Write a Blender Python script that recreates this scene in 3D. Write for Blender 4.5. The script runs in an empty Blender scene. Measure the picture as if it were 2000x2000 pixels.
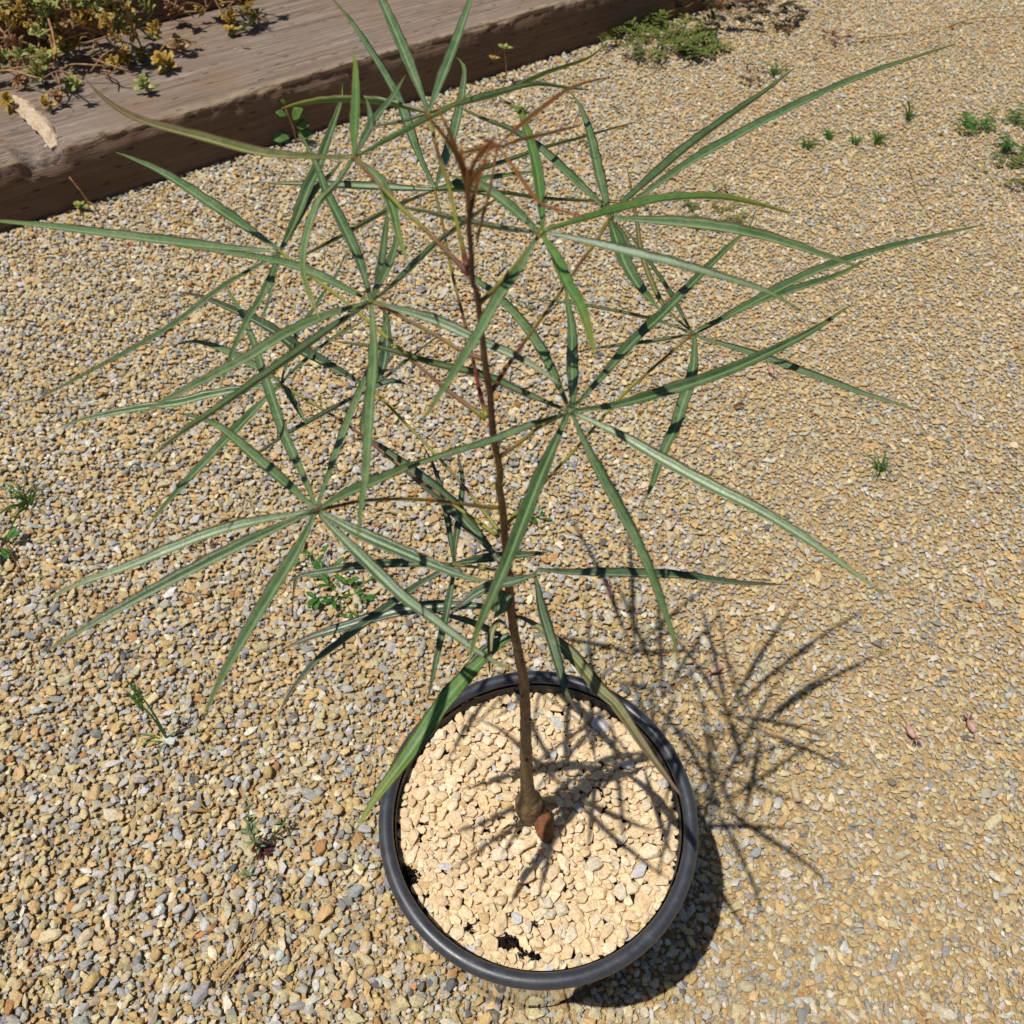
import bpy, bmesh, math, random
import numpy as np
from mathutils import Vector, Matrix, Euler

S = bpy.context.scene
COL = S.collection

# ------------------------------------------------------------------ camera, light, exposure
cam = bpy.data.cameras.new('camera')
co = bpy.data.objects.new('camera', cam)
COL.objects.link(co)
S.camera = co
co.matrix_world = Matrix(((0.9999034, -0.0138996, 0.0, 0.0),
                          (0.0105924, 0.7619938, -0.6474977, 0.0),
                          (0.0089999, 0.6474352, 0.7620674, 1.06503),
                          (0, 0, 0, 1)))
cam.sensor_width = 36.0
cam.lens = 36.0 * 1666.3 / 2000.0
cam.clip_start = 0.02
cam.clip_end = 200.0
cam.dof.use_dof = True
cam.dof.focus_distance = 0.80
cam.dof.aperture_fstop = 13.0

SUN = Vector((-0.3055, -0.1354, 1.0)).normalized()      # towards the sun
world = bpy.data.worlds.new('World')
S.world = world
world.use_nodes = True
wn = world.node_tree.nodes
bg = wn['Background']
sky = wn.new('ShaderNodeTexSky')
sky.sky_type = 'NISHITA'
sky.sun_disc = False
sky.sun_elevation = math.asin(SUN.z)
sky.sun_rotation = math.atan2(SUN.x, SUN.y) % (2 * math.pi)
sky.air_density = 1.0
sky.dust_density = 1.0
world.node_tree.links.new(sky.outputs[0], bg.inputs[0])
bg.inputs[1].default_value = 0.05

sl = bpy.data.lights.new('sun', 'SUN')
sl.energy = 4.4
sl.angle = math.radians(0.53)
sl.color = (1.0, 0.95, 0.87)
so = bpy.data.objects.new('sun', sl)
COL.objects.link(so)
so.rotation_euler = SUN.to_track_quat('Z', 'Y').to_euler()
so.location = SUN * 6

S.view_settings.view_transform = 'Standard'
S.view_settings.look = 'None'
S.view_settings.exposure = 0.0
S.view_settings.gamma = 1.0
S.view_settings.use_curve_mapping = False
S.cycles.max_bounces = 8
S.cycles.use_denoising = True

rnd = random.Random(11)
rng = np.random.default_rng(5)


# ------------------------------------------------------------------ helpers
def lin(r, g, b, k=1.0):
    f = lambda c: ((c / 255) / 12.92 if c <= 10 else (((c / 255) + 0.055) / 1.055) ** 2.4) * k
    return (f(r), f(g), f(b), 1.0)


def link(name, mesh, parent=None, loc=None):
    o = bpy.data.objects.new(name, mesh)
    COL.objects.link(o)
    if parent is not None:
        o.parent = parent
    if loc is not None:
        o.location = loc
    return o


def tag(o, label=None, cat=None, group=None, kind=None):
    if label: o['label'] = label
    if cat: o['category'] = cat
    if group: o['group'] = group
    if kind: o['kind'] = kind
    return o


def thing(name, label, cat, loc=(0, 0, 0), group=None):
    o = bpy.data.objects.new(name, None)
    COL.objects.link(o)
    o.location = loc
    o.empty_display_size = 0.02
    return tag(o, label, cat, group)


class MB:
    """collects verts / faces / uvs for one mesh"""
    def __init__(self):
        self.v, self.f, self.uv, self.c = [], [], [], []

    def add(self, verts, faces, uvs=None, col=None):
        n = len(self.v)
        self.v += [tuple(p) for p in verts]
        self.f += [tuple(i + n for i in f) for f in faces]
        self.uv += list(uvs) if uvs is not None else [(0.0, 0.5)] * len(verts)
        self.c += [col or (1, 1, 1, 1)] * len(verts)
        return self

    def mesh(self, name, mat, smooth=True, origin=(0, 0, 0)):
        me = bpy.data.meshes.new(name)
        o = Vector(origin)
        me.from_pydata([tuple(Vector(p) - o) for p in self.v], [], self.f)
        uvl = me.uv_layers.new(name='UVMap')
        li = np.empty(len(me.loops), np.int32)
        me.loops.foreach_get('vertex_index', li)
        uvl.data.foreach_set('uv', np.array(self.uv, np.float32)[li].ravel())
        ca = me.color_attributes.new('col', 'FLOAT_COLOR', 'POINT')
        ca.data.foreach_set('color', np.array(self.c, np.float32).ravel())
        me.materials.append(mat)
        if smooth:
            me.polygons.foreach_set('use_smooth', [True] * len(me.polygons))
        me.update()
        return me

    def build(self, name, mat, parent=None, smooth=True, origin=(0, 0, 0)):
        o = link(name, self.mesh(name, mat, smooth, origin), None)
        if parent is not None:
            o.parent = parent
            o.location = Vector(origin) - Vector(parent.location if parent.parent is None else (0, 0, 0))
        else:
            o.location = origin
        return o


def catmull(pts, n):
    P = [Vector(p) for p in pts]
    if len(P) == 2:
        return [P[0].lerp(P[1], i / (n - 1)) for i in range(n)]
    P = [P[0] * 2 - P[1]] + P + [P[-1] * 2 - P[-2]]
    d = [0.0]
    for i in range(1, len(P) - 2):
        d.append(d[-1] + (P[i + 1] - P[i]).length)
    out = []
    for k in range(n):
        t = d[-1] * k / (n - 1)
        i = 0
        while i < len(d) - 2 and t > d[i + 1]:
            i += 1
        u = (t - d[i]) / max(1e-9, d[i + 1] - d[i])
        p0, p1, p2, p3 = P[i], P[i + 1], P[i + 2], P[i + 3]
        out.append(0.5 * ((2 * p1) + (p2 - p0) * u + (2 * p0 - 5 * p1 + 4 * p2 - p3) * u * u
                          + (3 * p1 - p0 - 3 * p2 + p3) * u ** 3))
    return out


def tube(mb, pts, rad, seg=8, n=None, col=None, cap=True):
    """rad: float or function of 0..1"""
    P = catmull(pts, n or max(4, 5 * len(pts)))
    N = len(P)
    r = rad if callable(rad) else (lambda s: rad)
    T = [(P[min(i + 1, N - 1)] - P[max(i - 1, 0)]).normalized() for i in range(N)]
    a = Vector((0, 0, 1)) if abs(T[0].z) < 0.9 else Vector((1, 0, 0))
    u = T[0].cross(a).normalized()
    vs, uv, fs = [], [], []
    for i in range(N):
        u = (u - T[i] * u.dot(T[i])).normalized()
        w = T[i].cross(u)
        R = r(i / (N - 1))
        for k in range(seg):
            an = 2 * math.pi * k / seg
            vs.append(P[i] + (u * math.cos(an) + w * math.sin(an)) * R)
            uv.append((k / seg, i / (N - 1)))
    for i in range(N - 1):
        for k in range(seg):
            k2 = (k + 1) % seg
            fs.append((i * seg + k, i * seg + k2, (i + 1) * seg + k2, (i + 1) * seg + k))
    if cap:
        fs.append(tuple(range(seg))[::-1])
        fs.append(tuple((N - 1) * seg + k for k in range(seg)))
    mb.add(vs, fs, uv, col)
    return P


def blade(mb, pts, half, up, fold=0.35, n=22, base=0.35, peak=0.3, roll=0.0, th=0.0004, col=None, tipw=0.03, twist=0.0):
    """a long leaf with a grooved, V-shaped section; uv.x across (-1..1), uv.y along"""
    P = catmull(pts, n)
    N = len(P)
    up = Vector(up).normalized()
    vs, uv, fs = [], [], []
    prev = None
    for i in range(N):
        s = i / (N - 1)
        T = (P[min(i + 1, N - 1)] - P[max(i - 1, 0)]).normalized()
        side = T.cross(up)
        if side.length < 0.15 and prev is not None:
            side = prev
        side = (side - T * side.dot(T)).normalized()
        if prev is not None and side.dot(prev) < 0:
            side = -side
        prev = side.copy()
        nor = side.cross(T).normalized()
        a = roll + twist * s
        side, nor = side * math.cos(a) + nor * math.sin(a), nor * math.cos(a) - side * math.sin(a)
        if s < peak:
            q = s / peak
            w = base + (1 - base) * (q * q * (3 - 2 * q))
        else:
            w = max(tipw, (1 - ((s - peak) / (1 - peak)) ** 2.0) ** 0.85)
        w *= half * (1 + 0.05 * math.sin(i * 1.7 + roll * 9) + 0.035 * math.sin(i * 4.1 + roll * 31))
        f = fold
        for (x, z) in ((-1, f), (-0.55, f * 0.42), (-0.1, 0.0), (0.1, 0.0), (0.55, f * 0.42), (1, f)):
            vs.append(P[i] + side * (w * x) + nor * (w * z)); uv.append((x, s))
        for (x, z) in ((0.55, f * 0.42), (0.0, -0.03), (-0.55, f * 0.42)):
            tk = th * (1.6 if x == 0 else 1.0)
            vs.append(P[i] + side * (w * x) + nor * (w * z - tk)); uv.append((x, s))
    K = 9
    for i in range(N - 1):
        for k in range(K):
            k2 = (k + 1) % K
            fs.append((i * K + k, i * K + k2, (i + 1) * K + k2, (i + 1) * K + k))
    fs.append(tuple(range(K))[::-1])
    fs.append(tuple((N - 1) * K + k for k in range(K)))
    mb.add(vs, fs, uv, col)


# ------------------------------------------------------------------ materials
def new_mat(name):
    m = bpy.data.materials.new(name)
    m.use_nodes = True
    nt = m.node_tree
    return m, nt, nt.nodes['Principled BSDF']


def N(nt, typ, **kw):
    n = nt.nodes.new(typ)
    for k, v in kw.items():
        if k.startswith('i_'):
            n.inputs[k[2:].replace('_', ' ')].default_value = v
        else:
            setattr(n, k, v)
    return n


def ramp(nt, src, stops, interp='LINEAR'):
    r = nt.nodes.new('ShaderNodeValToRGB')
    r.color_ramp.interpolation = interp
    el = r.color_ramp.elements
    while len(el) < len(stops):
        el.new(0.5)
    for e, (p, c) in zip(el, stops):
        e.position = p
        e.color = c if len(c) == 4 else (*c, 1)
    nt.links.new(src, r.inputs[0])
    return r.outputs[0]


def mix(nt, fac, a, b, mode='MIX'):
    m = nt.nodes.new('ShaderNodeMix')
    m.data_type = 'RGBA'
    m.blend_type = mode
    for s, v in ((m.inputs[0], fac), (m.inputs[6], a), (m.inputs[7], b)):
        if hasattr(v, 'links'):
            nt.links.new(v, s)
        else:
            s.default_value = v
    return m.outputs[2]


def math_(nt, op, a, b=None, c=None, clamp=False):
    m = nt.nodes.new('ShaderNodeMath')
    m.operation = op
    m.use_clamp = clamp
    for i, v in enumerate((a, b, c)):
        if v is None: continue
        if hasattr(v, 'links'):
            nt.links.new(v, m.inputs[i])
        else:
            m.inputs[i].default_value = v
    return m.outputs[0]


def noise(nt, vec, scale, detail=4, rough=0.55, out=0):
    n = N(nt, 'ShaderNodeTexNoise')
    n.inputs['Scale'].default_value = scale
    n.inputs['Detail'].default_value = detail
    n.inputs['Roughness'].default_value = rough
    if vec is not None:
        nt.links.new(vec, n.inputs['Vector'])
    return n.outputs[out]


def bump(nt, h, bsdf, strength=0.4, dist=0.001):
    b = N(nt, 'ShaderNodeBump')
    b.inputs['Strength'].default_value = strength
    b.inputs['Distance'].default_value = dist
    nt.links.new(h, b.inputs['Height'])
    nt.links.new(b.outputs[0], bsdf.inputs['Normal'])


def objco(nt):
    return N(nt, 'ShaderNodeTexCoord').outputs['Object']


def geopos(nt):
    return N(nt, 'ShaderNodeNewGeometry').outputs['Position']


W4 = lambda g: (g, g, g, 1)


def stone_material(name, objcolor, vein=0.35, bs=0.5):
    m, nt, b = new_mat(name)
    if objcolor:
        at = N(nt, 'ShaderNodeAttribute', attribute_type='OBJECT', attribute_name='color')
    else:
        at = N(nt, 'ShaderNodeAttribute', attribute_type='GEOMETRY', attribute_name='col')
    p = geopos(nt)
    n1 = noise(nt, p, 420, 5, 0.65)
    n2 = noise(nt, p, 150, 3)
    v = ramp(nt, n1, [(0.3, W4(0.62)), (0.55, W4(1.0)), (0.75, W4(1.22))])
    c = mix(nt, 1.0, at.outputs['Color'], v, 'MULTIPLY')
    st = ramp(nt, n2, [(0.52, W4(0)), (0.68, W4(vein))])
    c = mix(nt, st, c, lin(206, 172, 118, 0.8))
    nt.links.new(c, b.inputs['Base Color'])
    b.inputs['Roughness'].default_value = 0.82
    b.inputs['Specular IOR Level'].default_value = 0.35
    bump(nt, n1, b, bs, 0.0012)
    return m


M_gravel = stone_material('gravel_stone', False)
M_stone = stone_material('single_stone', True)
M_pebble = stone_material('cream_pebble', True, 0.12, 0.25)
M_pebbles = stone_material('cream_pebbles', False, 0.12, 0.25)

# fines and grit under the loose stones
M_ground, nt, b = new_mat('gravel_fines')
p = geopos(nt)
v1 = N(nt, 'ShaderNodeTexVoronoi'); v1.inputs['Scale'].default_value = 210
nt.links.new(p, v1.inputs['Vector'])
v2 = N(nt, 'ShaderNodeTexVoronoi'); v2.inputs['Scale'].default_value = 480
nt.links.new(p, v2.inputs['Vector'])
sep = N(nt, 'ShaderNodeSeparateColor'); nt.links.new(v1.outputs['Color'], sep.inputs[0])
cst = ramp(nt, sep.outputs[0], [(0.0, lin(196, 164, 114, .85)), (0.35, lin(206, 180, 136, .85)), (0.6, lin(192, 172, 138, .85)),
                                (0.75, lin(150, 148, 142, .8)), (0.9, lin(208, 194, 164, .85)), (1.0, lin(120, 120, 120, .8))], 'CONSTANT')
sep2 = N(nt, 'ShaderNodeSeparateColor'); nt.links.new(v2.outputs['Color'], sep2.inputs[0])
cfi = ramp(nt, sep2.outputs[1], [(0, lin(178, 148, 104, .85)), (0.5, lin(200, 172, 126, .85)), (1, lin(208, 188, 150, .85))])
fc = ramp(nt, sep.outputs[2], [(0.42, W4(0)), (0.46, W4(1))])
c = mix(nt, fc, cfi, cst)
n1 = noise(nt, p, 900, 4)
c = mix(nt, 1.0, c, ramp(nt, n1, [(0.3, W4(0.7)), (0.7, W4(1.15))]), 'MULTIPLY')
nt.links.new(c, b.inputs['Base Color'])
b.inputs['Roughness'].default_value = 0.95
b.inputs['Specular IOR Level'].default_value = 0.2
hh = math_(nt, 'ADD', math_(nt, 'MULTIPLY', math_(nt, 'SUBTRACT', 1.0, v1.outputs['Distance']), 1.0), math_(nt, 'MULTIPLY', n1, 0.5))
bump(nt, hh, b, 0.9, 0.003)


def leaf_material(name, top, sheen, rib, edge, tip, transl, rough=0.42, tipstart=0.75, spec=0.5, mott=0.25):
    m, nt, b = new_mat(name)
    uvn = N(nt, 'ShaderNodeUVMap', uv_map='UVMap')
    sx = N(nt, 'ShaderNodeSeparateXYZ'); nt.links.new(uvn.outputs[0], sx.inputs[0])
    ax = math_(nt, 'ABSOLUTE', sx.outputs[0])
    p = geopos(nt)
    n1 = noise(nt, p, 260, 4)
    n2 = noise(nt, p, 45, 2)
    c = mix(nt, ramp(nt, n2, [(0.35, W4(0)), (0.7, W4(1))]), top, sheen)
    c = mix(nt, 1.0, c, ramp(nt, n1, [(0.3, W4(1 - mott)), (0.7, W4(1 + mott))]), 'MULTIPLY')
    oi = N(nt, 'ShaderNodeObjectInfo')
    rv = oi.outputs['Random']
    c = mix(nt, 1.0, c, ramp(nt, rv, [(0.0, (0.80, 0.82, 0.72, 1)), (0.5, (1.0, 1.0, 1.0, 1)), (1.0, (1.22, 1.14, 1.02, 1))]), 'MULTIPLY')
    dust = ramp(nt, noise(nt, p, 900, 3), [(0.60, W4(0)), (0.74, W4(0.35))])
    c = mix(nt, dust, c, lin(176, 168, 132, .8))
    c = mix(nt, ramp(nt, ax, [(0.05, W4(0.7)), (0.17, W4(0))]), c, rib)
    e = math_(nt, 'ADD', ax, math_(nt, 'MULTIPLY', math_(nt, 'SUBTRACT', n1, 0.5), 0.25))
    c = mix(nt, ramp(nt, e, [(0.76, W4(0)), (0.93, W4(0.8))]), c, edge)
    t = math_(nt, 'ADD', sx.outputs[1], math_(nt, 'MULTIPLY', math_(nt, 'SUBTRACT', n2, 0.5), 0.3))
    c = mix(nt, ramp(nt, t, [(tipstart, W4(0)), (1.0, W4(0.8))]), c, tip)
    nt.links.new(c, b.inputs['Base Color'])
    b.inputs['Roughness'].default_value = rough
    b.inputs['Specular IOR Level'].default_value = spec
    vx = N(nt, 'ShaderNodeCombineXYZ')
    nt.links.new(math_(nt, 'MULTIPLY', sx.outputs[0], 9.0), vx.inputs[0])
    nt.links.new(math_(nt, 'MULTIPLY', sx.outputs[1], 160.0), vx.inputs[1])
    bump(nt, noise(nt, vx.outputs[0], 1.0, 2), b, 0.25, 0.0004)
    tr = N(nt, 'ShaderNodeBsdfTranslucent')
    tr.inputs[0].default_value = transl
    ms = N(nt, 'ShaderNodeMixShader')
    ms.inputs[0].default_value = 0.22
    nt.links.new(b.outputs[0], ms.inputs[1]); nt.links.new(tr.outputs[0], ms.inputs[2])
    nt.links.new(ms.outputs[0], nt.nodes['Material Output'].inputs[0])
    return m


RIB = lin(172, 190, 140, .85)
EDGE = lin(92, 48, 40, .8)
M_leaf = leaf_material('blue_green_leaf', (0.070, 0.146, 0.046, 1), (0.135, 0.212, 0.098, 1), RIB, EDGE, lin(120, 132, 62, .8), (0.16, 0.36, 0.05, 1), 0.36, spec=0.7)
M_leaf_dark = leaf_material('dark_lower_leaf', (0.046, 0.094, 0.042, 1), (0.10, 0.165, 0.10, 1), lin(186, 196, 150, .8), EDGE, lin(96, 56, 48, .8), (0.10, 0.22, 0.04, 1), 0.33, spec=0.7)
M_leaf_new = leaf_material('bright_upper_leaf', (0.075, 0.17, 0.035, 1), (0.09, 0.2, 0.06, 1), lin(150, 175, 95, .8), lin(126, 92, 40, .8), lin(150, 152, 50, .8), (0.22, 0.48, 0.03, 1), 0.42, 0.6)
M_leaf_old = leaf_material('yellowing_old_leaf', (0.12, 0.16, 0.045, 1), (0.2, 0.2, 0.09, 1), lin(206, 190, 120, .9), lin(110, 56, 40, .8), lin(118, 80, 62, .8), (0.2, 0.24, 0.04, 1), 0.45, 0.45)
M_leaf_red = leaf_material('bronze_young_leaf', lin(138, 84, 40, .8), lin(122, 98, 48, .8), lin(150, 96, 60, .8), lin(110, 50, 34, .8), lin(160, 88, 40, .8), (0.4, 0.2, 0.04, 1), 0.4)


def plain(name, col, rough=0.6, var=0.3, scale=120, col2=None, spec=0.4, tr=None, b_s=0.3):
    m, nt, b = new_mat(name)
    p = geopos(nt)
    n1 = noise(nt, p, scale, 4)
    c = mix(nt, ramp(nt, n1, [(0.4, W4(0)), (0.62, W4(1))]), col, col2 or col)
    n2 = noise(nt, p, scale * 3, 3)
    c = mix(nt, 1.0, c, ramp(nt, n2, [(0.3, W4(1 - var)), (0.7, W4(1 + var))]), 'MULTIPLY')
    nt.links.new(c, b.inputs['Base Color'])
    b.inputs['Roughness'].default_value = rough
    b.inputs['Specular IOR Level'].default_value = spec
    bump(nt, n2, b, b_s, 0.0006)
    if tr:
        t = N(nt, 'ShaderNodeBsdfTranslucent'); t.inputs[0].default_value = tr
        ms = N(nt, 'ShaderNodeMixShader'); ms.inputs[0].default_value = 0.3
        nt.links.new(b.outputs[0], ms.inputs[1]); nt.links.new(t.outputs[0], ms.inputs[2])
        nt.links.new(ms.outputs[0], nt.nodes['Material Output'].inputs[0])
    return m


M_petiole = plain('leaf_stalk', lin(140, 142, 48, .75), 0.45, 0.2, 22, lin(112, 52, 38, .75))
M_grass = plain('grass_blade', lin(120, 158, 74, .8), 0.5, 0.25, 60, lin(96, 140, 76, .8), tr=(0.2, 0.4, 0.05, 1))
M_grass_dry = plain('dry_straw', lin(206, 170, 104, .8), 0.6, 0.25, 80, lin(168, 128, 70, .8))
M_weed = plain('weed_leaf', lin(74, 132, 46, .75), 0.45, 0.2, 90, lin(92, 142, 62, .75), tr=(0.2, 0.45, 0.05, 1))
M_weed_grey = plain('grey_green_weed', lin(128, 148, 104, .75), 0.6, 0.25, 120, lin(100, 126, 78, .75))
M_fern = plain('feathery_weed', lin(112, 138, 58, .75), 0.55, 0.3, 45, lin(142, 142, 70, .75), tr=(0.25, 0.4, 0.06, 1))
M_succ = plain('yellow_succulent_leaf', lin(214, 166, 76, .85), 0.4, 0.2, 75, lin(204, 184, 104, .85), tr=(0.5, 0.4, 0.06, 1))
M_succ_g = plain('green_succulent_leaf', lin(190, 188, 108, .85), 0.38, 0.2, 90, lin(160, 176, 104, .85), tr=(0.35, 0.4, 0.08, 1))
M_succ_st = plain('bare_tan_stalk', lin(186, 148, 104, .75), 0.55, 0.25, 60, lin(160, 112, 82, .75))
M_seedling = plain('seedling_leaf', lin(110, 150, 78, .75), 0.4, 0.15, 100, lin(128, 164, 92, .75), tr=(0.25, 0.45, 0.08, 1))
M_brown = plain('dead_leaf', lin(136, 88, 52, .75), 0.7, 0.3, 90, lin(96, 60, 42, .75))
M_maroon = plain('maroon_weed_base', lin(96, 48, 46, .75), 0.6, 0.3, 150, lin(70, 34, 36, .75))
M_pink = plain('faded_pink_petal', lin(232, 196, 180, .85), 0.55, 0.15, 90, lin(224, 170, 156, .85), tr=(0.7, 0.45, 0.4, 1))
M_red = plain('red_berry', lin(200, 30, 34, .8), 0.4, 0.1)
M_crumb = plain('dark_potting_soil', lin(58, 44, 36, .7), 0.95, 0.5, 300, lin(34, 26, 22, .7), 0.2, b_s=0.8)
M_splinter = plain('pale_split_wood', lin(214, 194, 166, .8), 0.75, 0.2, 60, lin(188, 160, 128, .8))
M_bedsoil = plain('raised_bed_soil', lin(92, 72, 54, .7), 0.95, 0.4, 60, lin(64, 50, 38, .7), 0.2, b_s=0.8)

# stem bark: brown below, red-brown with green towards the tip
M_stem, nt, b = new_mat('sapling_bark')
p = geopos(nt)
sx = N(nt, 'ShaderNodeSeparateXYZ'); nt.links.new(p, sx.inputs[0])
n1 = noise(nt, p, 190, 5, 0.65)
zz = math_(nt, 'ADD', sx.outputs[2], math_(nt, 'MULTIPLY', math_(nt, 'SUBTRACT', noise(nt, p, 30, 2), 0.5), 0.12))
g = math_(nt, 'DIVIDE', math_(nt, 'SUBTRACT', zz, 0.25), 0.66, clamp=True)
c = ramp(nt, g, [(0.0, lin(150, 124, 84, .75)), (0.16, lin(132, 112, 80, .75)), (0.42, lin(116, 90, 64, .75)), (0.66, lin(104, 70, 48, .75)),
                 (0.85, lin(98, 66, 44, .75)), (0.95, lin(98, 54, 40, .75))])
c = mix(nt, 1.0, c, ramp(nt, n1, [(0.32, W4(0.4)), (0.52, W4(0.95)), (0.75, W4(1.4))]), 'MULTIPLY')
gr = ramp(nt, noise(nt, p, 24, 2), [(0.55, W4(0)), (0.7, W4(0.5))])
gr = math_(nt, 'MULTIPLY', gr, math_(nt, 'GREATER_THAN', g, 0.6))
c = mix(nt, gr, c, lin(122, 118, 52, .75))
nt.links.new(c, b.inputs['Base Color'])
b.inputs['Roughness'].default_value = 0.62
bump(nt, n1, b, 0.9, 0.0018)

M_root = plain('orange_root_bark', lin(160, 102, 62, .75), 0.7, 0.35, 140, lin(126, 84, 54, .75), b_s=0.6)

# pot: black glossy plastic wall, duller scuffed rim
M_pot, nt, b = new_mat('black_glossy_plastic')
b.inputs['Base Color'].default_value = (0.012, 0.012, 0.013, 1)
b.inputs['Roughness'].default_value = 0.07
b.inputs['IOR'].default_value = 1.6
b.inputs['Coat Weight'].default_value = 0.6
b.inputs['Coat Roughness'].default_value = 0.05
bump(nt, noise(nt, geopos(nt), 18, 2), b, 0.15, 0.004)
M_rim, nt, b = new_mat('scuffed_black_plastic')
p = geopos(nt)
n1 = noise(nt, p, 70, 5, 0.7)
c = ramp(nt, n1, [(0.35, (0.030, 0.033, 0.042, 1)), (0.6, (0.042, 0.046, 0.056, 1)), (0.78, (0.085, 0.087, 0.095, 1))])
nt.links.new(c, b.inputs['Base Color'])
nt.links.new(ramp(nt, n1, [(0.3, W4(0.3)), (0.7, W4(0.5))]), b.inputs['Roughness'])
b.inputs['Specular IOR Level'].default_value = 0.6
bump(nt, noise(nt, p, 260, 4), b, 0.12, 0.0006)
M_potin, nt, b = new_mat('dusty_pot_lining')
p = geopos(nt)
c = ramp(nt, noise(nt, p, 60, 5), [(0.35, (0.02, 0.02, 0.021, 1)), (0.7, (0.09, 0.078, 0.06, 1))])
nt.links.new(c, b.inputs['Base Color'])
b.inputs['Roughness'].default_value = 0.75


def wood_material(name):
    m, nt, b = new_mat(name)
    o = objco(nt)
    sx = N(nt, 'ShaderNodeSeparateXYZ'); nt.links.new(o, sx.inputs[0])
    mp = N(nt, 'ShaderNodeMapping'); mp.inputs['Scale'].default_value = (2.6, 105.0, 105.0)
    nt.links.new(o, mp.inputs['Vector'])
    g1 = noise(nt, mp.outputs[0], 1.0, 6, 0.62)
    mp2 = N(nt, 'ShaderNodeMapping'); mp2.inputs['Scale'].default_value = (7.0, 420.0, 420.0)
    nt.links.new(o, mp2.inputs['Vector'])
    g2 = noise(nt, mp2.outputs[0], 1.0, 3, 0.5)
    big = noise(nt, o, 5.5, 4)
    c = ramp(nt, g1, [(0.26, lin(92, 76, 66, .8)), (0.4, lin(132, 116, 104, .8)), (0.6, lin(160, 144, 130, .85)), (0.78, lin(192, 176, 160, .85))])
    c = mix(nt, 1.0, c, ramp(nt, g2, [(0.3, W4(0.62)), (0.7, W4(1.2))]), 'MULTIPLY')
    c = mix(nt, ramp(nt, big, [(0.45, W4(0)), (0.75, W4(0.55))]), c, lin(150, 116, 84, .75))
    # shade of the vertical front face put into its colour as a darker brown
    fl = math_(nt, 'MULTIPLY', math_(nt, 'LESS_THAN', sx.outputs[1], 0.012), math_(nt, 'LESS_THAN', sx.outputs[2], 0.146))
    c = mix(nt, math_(nt, 'MULTIPLY', fl, 0.8), c, mix(nt, g1, lin(92, 70, 56, .75), lin(146, 114, 90, .75)))
    # bleached worn arris along the front edge
    ar = math_(nt, 'MULTIPLY', math_(nt, 'GREATER_THAN', sx.outputs[2], 0.138),
               math_(nt, 'LESS_THAN', math_(nt, 'ADD', sx.outputs[1], math_(nt, 'MULTIPLY', math_(nt, 'SUBTRACT', g1, 0.5), 0.11)), 0.020))
    c = mix(nt, math_(nt, 'MULTIPLY', ar, 0.5), c, lin(192, 168, 138, .8))
    # preservative incision slits: staggered rows of short dark cuts along the grain
    u = math_(nt, 'DIVIDE', sx.outputs[0], 0.062)
    w = math_(nt, 'DIVIDE', math_(nt, 'ADD', sx.outputs[1], math_(nt, 'MULTIPLY', sx.outputs[2], 1.0)), 0.030)
    row = math_(nt, 'FLOOR', w)
    u2 = math_(nt, 'ADD', u, math_(nt, 'MULTIPLY', row, 0.37))
    fu = math_(nt, 'ABSOLUTE', math_(nt, 'SUBTRACT', math_(nt, 'FRACT', u2), 0.5))
    fw = math_(nt, 'ABSOLUTE', math_(nt, 'ADD', math_(nt, 'SUBTRACT', math_(nt, 'FRACT', w), 0.5), math_(nt, 'MULTIPLY', math_(nt, 'SUBTRACT', noise(nt, o, 14, 2), 0.5), 0.5)))
    sl = math_(nt, 'MULTIPLY', math_(nt, 'LESS_THAN', fu, 0.13), math_(nt, 'LESS_THAN', fw, 0.07))
    wn = N(nt, 'ShaderNodeTexWhiteNoise', noise_dimensions='2D')
    cv = N(nt, 'ShaderNodeCombineXYZ')
    nt.links.new(math_(nt, 'FLOOR', u2), cv.inputs[0]); nt.links.new(row, cv.inputs[1])
    nt.links.new(cv.outputs[0], wn.inputs['Vector'])
    sl = math_(nt, 'MULTIPLY', sl, math_(nt, 'GREATER_THAN', wn.outputs['Value'], 0.62))
    sl = math_(nt, 'MULTIPLY', sl, math_(nt, 'GREATER_THAN', g2, 0.42))
    c = mix(nt, math_(nt, 'MULTIPLY', sl, 0.8), c, lin(58, 48, 44, .7))
    nt.links.new(c, b.inputs['Base Color'])
    b.inputs['Roughness'].default_value = 0.85
    b.inputs['Specular IOR Level'].default_value = 0.25
    h = math_(nt, 'SUBTRACT', math_(nt, 'ADD', math_(nt, 'MULTIPLY', g1, 1.0), math_(nt, 'MULTIPLY', g2, 0.5)), math_(nt, 'MULTIPLY', sl, 1.2))
    bump(nt, h, b, 0.9, 0.006)
    return m


M_wood = wood_material('weathered_timber')

# ------------------------------------------------------------------ setting: ground, gravel
BA = Vector((-1.1563, 1.7002, 0.0))                 # foot of the timber's front face
BD = Vector((0.786, 0.6182, 0.0)).normalized()      # along the timber
BN = Vector((-BD.y, BD.x, 0.0))                     # into the bed
PC = Vector((0.0287, 0.3055, 0.0))                  # pot centre
T_END = 2.26

gm = bpy.data.meshes.new('ground')
R = 45.0
gm.from_pydata([(-R, -R, -.002), (R, -R, -.002), (R, R, -.002), (-R, R, -.002)], [], [(0, 1, 2, 3)])
gm.materials.append(M_ground)
ground = tag(link('ground', gm), kind='structure')


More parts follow.
